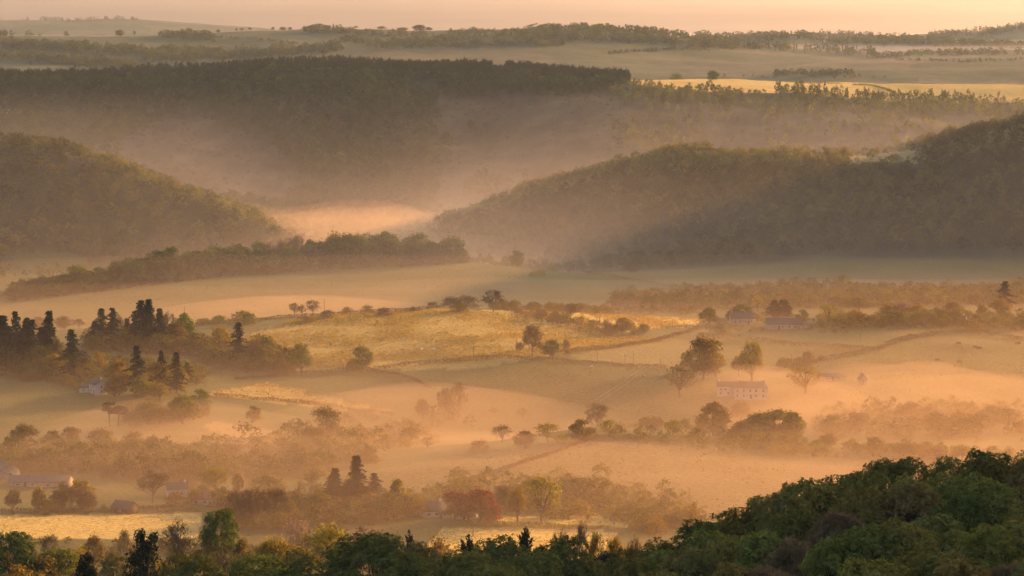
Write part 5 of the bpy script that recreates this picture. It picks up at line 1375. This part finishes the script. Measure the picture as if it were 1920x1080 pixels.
# ------------------------------------------------------------------ animals
def animal(name, label, px, row, d0, d1, L_, mat, group, head_down=True, rot=None):
    d = hit(px, row, d0, d1) or (d0+d1)/2; x, y, z = place(px, d)
    h = L_*.62; r = L_*.24
    bm_pts = np.array([[-.5,0,.62],[-.46,0,.66],[-.3,0,.67],[0,0,.64],[.25,0,.68],[.42,0,.72],[.52,0,.66],[.64,0,.5 if head_down else .85],[.74,0,.36 if head_down else .92],[.86,0,.28 if head_down else .88]])*np.array([L_,1,L_])
    rad = np.array([.02,.17,.23,.25,.24,.19,.12,.095,.085,.03])*L_
    acc = Acc(); acc.add(tube(bm_pts, rad, 8))
    for lx, ly in ((-.36,.11),(-.36,-.11),(.34,.1),(.34,-.1)):
        acc.add(tube(np.array([[lx,ly,.6],[lx-.03 if lx < 0 else lx,ly,.3],[lx,ly,.0]])*L_, np.array([.08,.045,.035])*L_, 5))
    acc.add(tube(np.array([[-.5,0,.64],[-.56,0,.5],[-.56,0,.36]])*L_, np.array([.03,.02,.015])*L_, 4))
    for s in (-1, 1): acc.add(tube(np.array([[.72,s*.06,.42 if head_down else .95],[.70,s*.16,.44 if head_down else .97]])*L_, np.array([.035,.008])*L_, 4))
    V, Q = acc.get()
    o = link(bpy.data.objects.new(name, mesh_np(name, V, [Q], mat, True)))
    o.location = (x, y, z); o.rotation_euler = (0, 0, rot if rot is not None else RNG.uniform(0, 6.28))
    return set_tag(o, label, name, group)
M_WOOL = flat_mat("wool", (.55, .48, .40), .95, .15, 4)
M_HIDE = flat_mat("cow_hide", (.07, .04, .028), .8, .25, 2)
for i, (px, row, lab) in enumerate([(720,646,"pale sheep grazing highest on the lit central meadow"),(791,657,"left of two pale sheep low on the lit meadow"),(812,657,"right of two pale sheep low on the lit meadow"),(1110,690,"pale sheep below the hedge bank of the lit meadow")]):
    animal("sheep", lab, px, row, 1430, 1720, 1.5, M_WOOL, "sheep on the meadows")
for i, (px, row, lab) in enumerate([(1798,648,"dark cow grazing near the brow of the right meadow"),(1829,655,"dark cow grazing lower right of the brow"),(1836,657,"dark cow beside another below the brow"),(1757,679,"dark cow low down in the misty right meadow"),(1910,648,"dark cow near the right edge of the meadow"),(1800,683,"dark cow lowest in the misty right meadow")]):
    animal("cow", lab, px, row, 1350, 1720, 2.3, M_HIDE, "cows on the right meadow")

# ------------------------------------------------------------------ wheel tracks across the field
def track(label, line, d0, d1, off):
    P = []
    for px, row in line:
        dd = hit(px, row, d0, d1)
        if dd: P.append(((px-960)/F*dd, dd))
    P = np.array(P); t = np.linspace(0, len(P)-1, 160)
    x = np.interp(t, range(len(P)), P[:, 0]); y = np.interp(t, range(len(P)), P[:, 1])
    dx, dy = np.gradient(x), np.gradient(y); L_ = np.hypot(dx, dy); nx, ny = -dy/L_, dx/L_
    def edge(o): X = x+nx*o; Y = y+ny*o; return np.stack([X, Y, ground(X, Y)+.06], -1)
    a, b = edge(off-.4), edge(off+.4); n = len(x)
    V = np.concatenate([a, b]); Q = [(i, i+1, n+i+1, n+i) for i in range(n-1)]
    o = link(bpy.data.objects.new("path", mesh_np("path", V, [np.array(Q)], M_TRACK)))
    set_tag(o, label, "path", kind="structure")
M_TRACK = flat_mat("worn_grass", (.13, .11, .05), .9, .3, .5)
for off, side in ((-1.3, "left"), (1.3, "right")):
    track("%s wheel track worn diagonally down the misty field" % side, [(1318,628),(1270,655),(1215,688),(1170,720),(1120,752)], 1380, 1760, off)
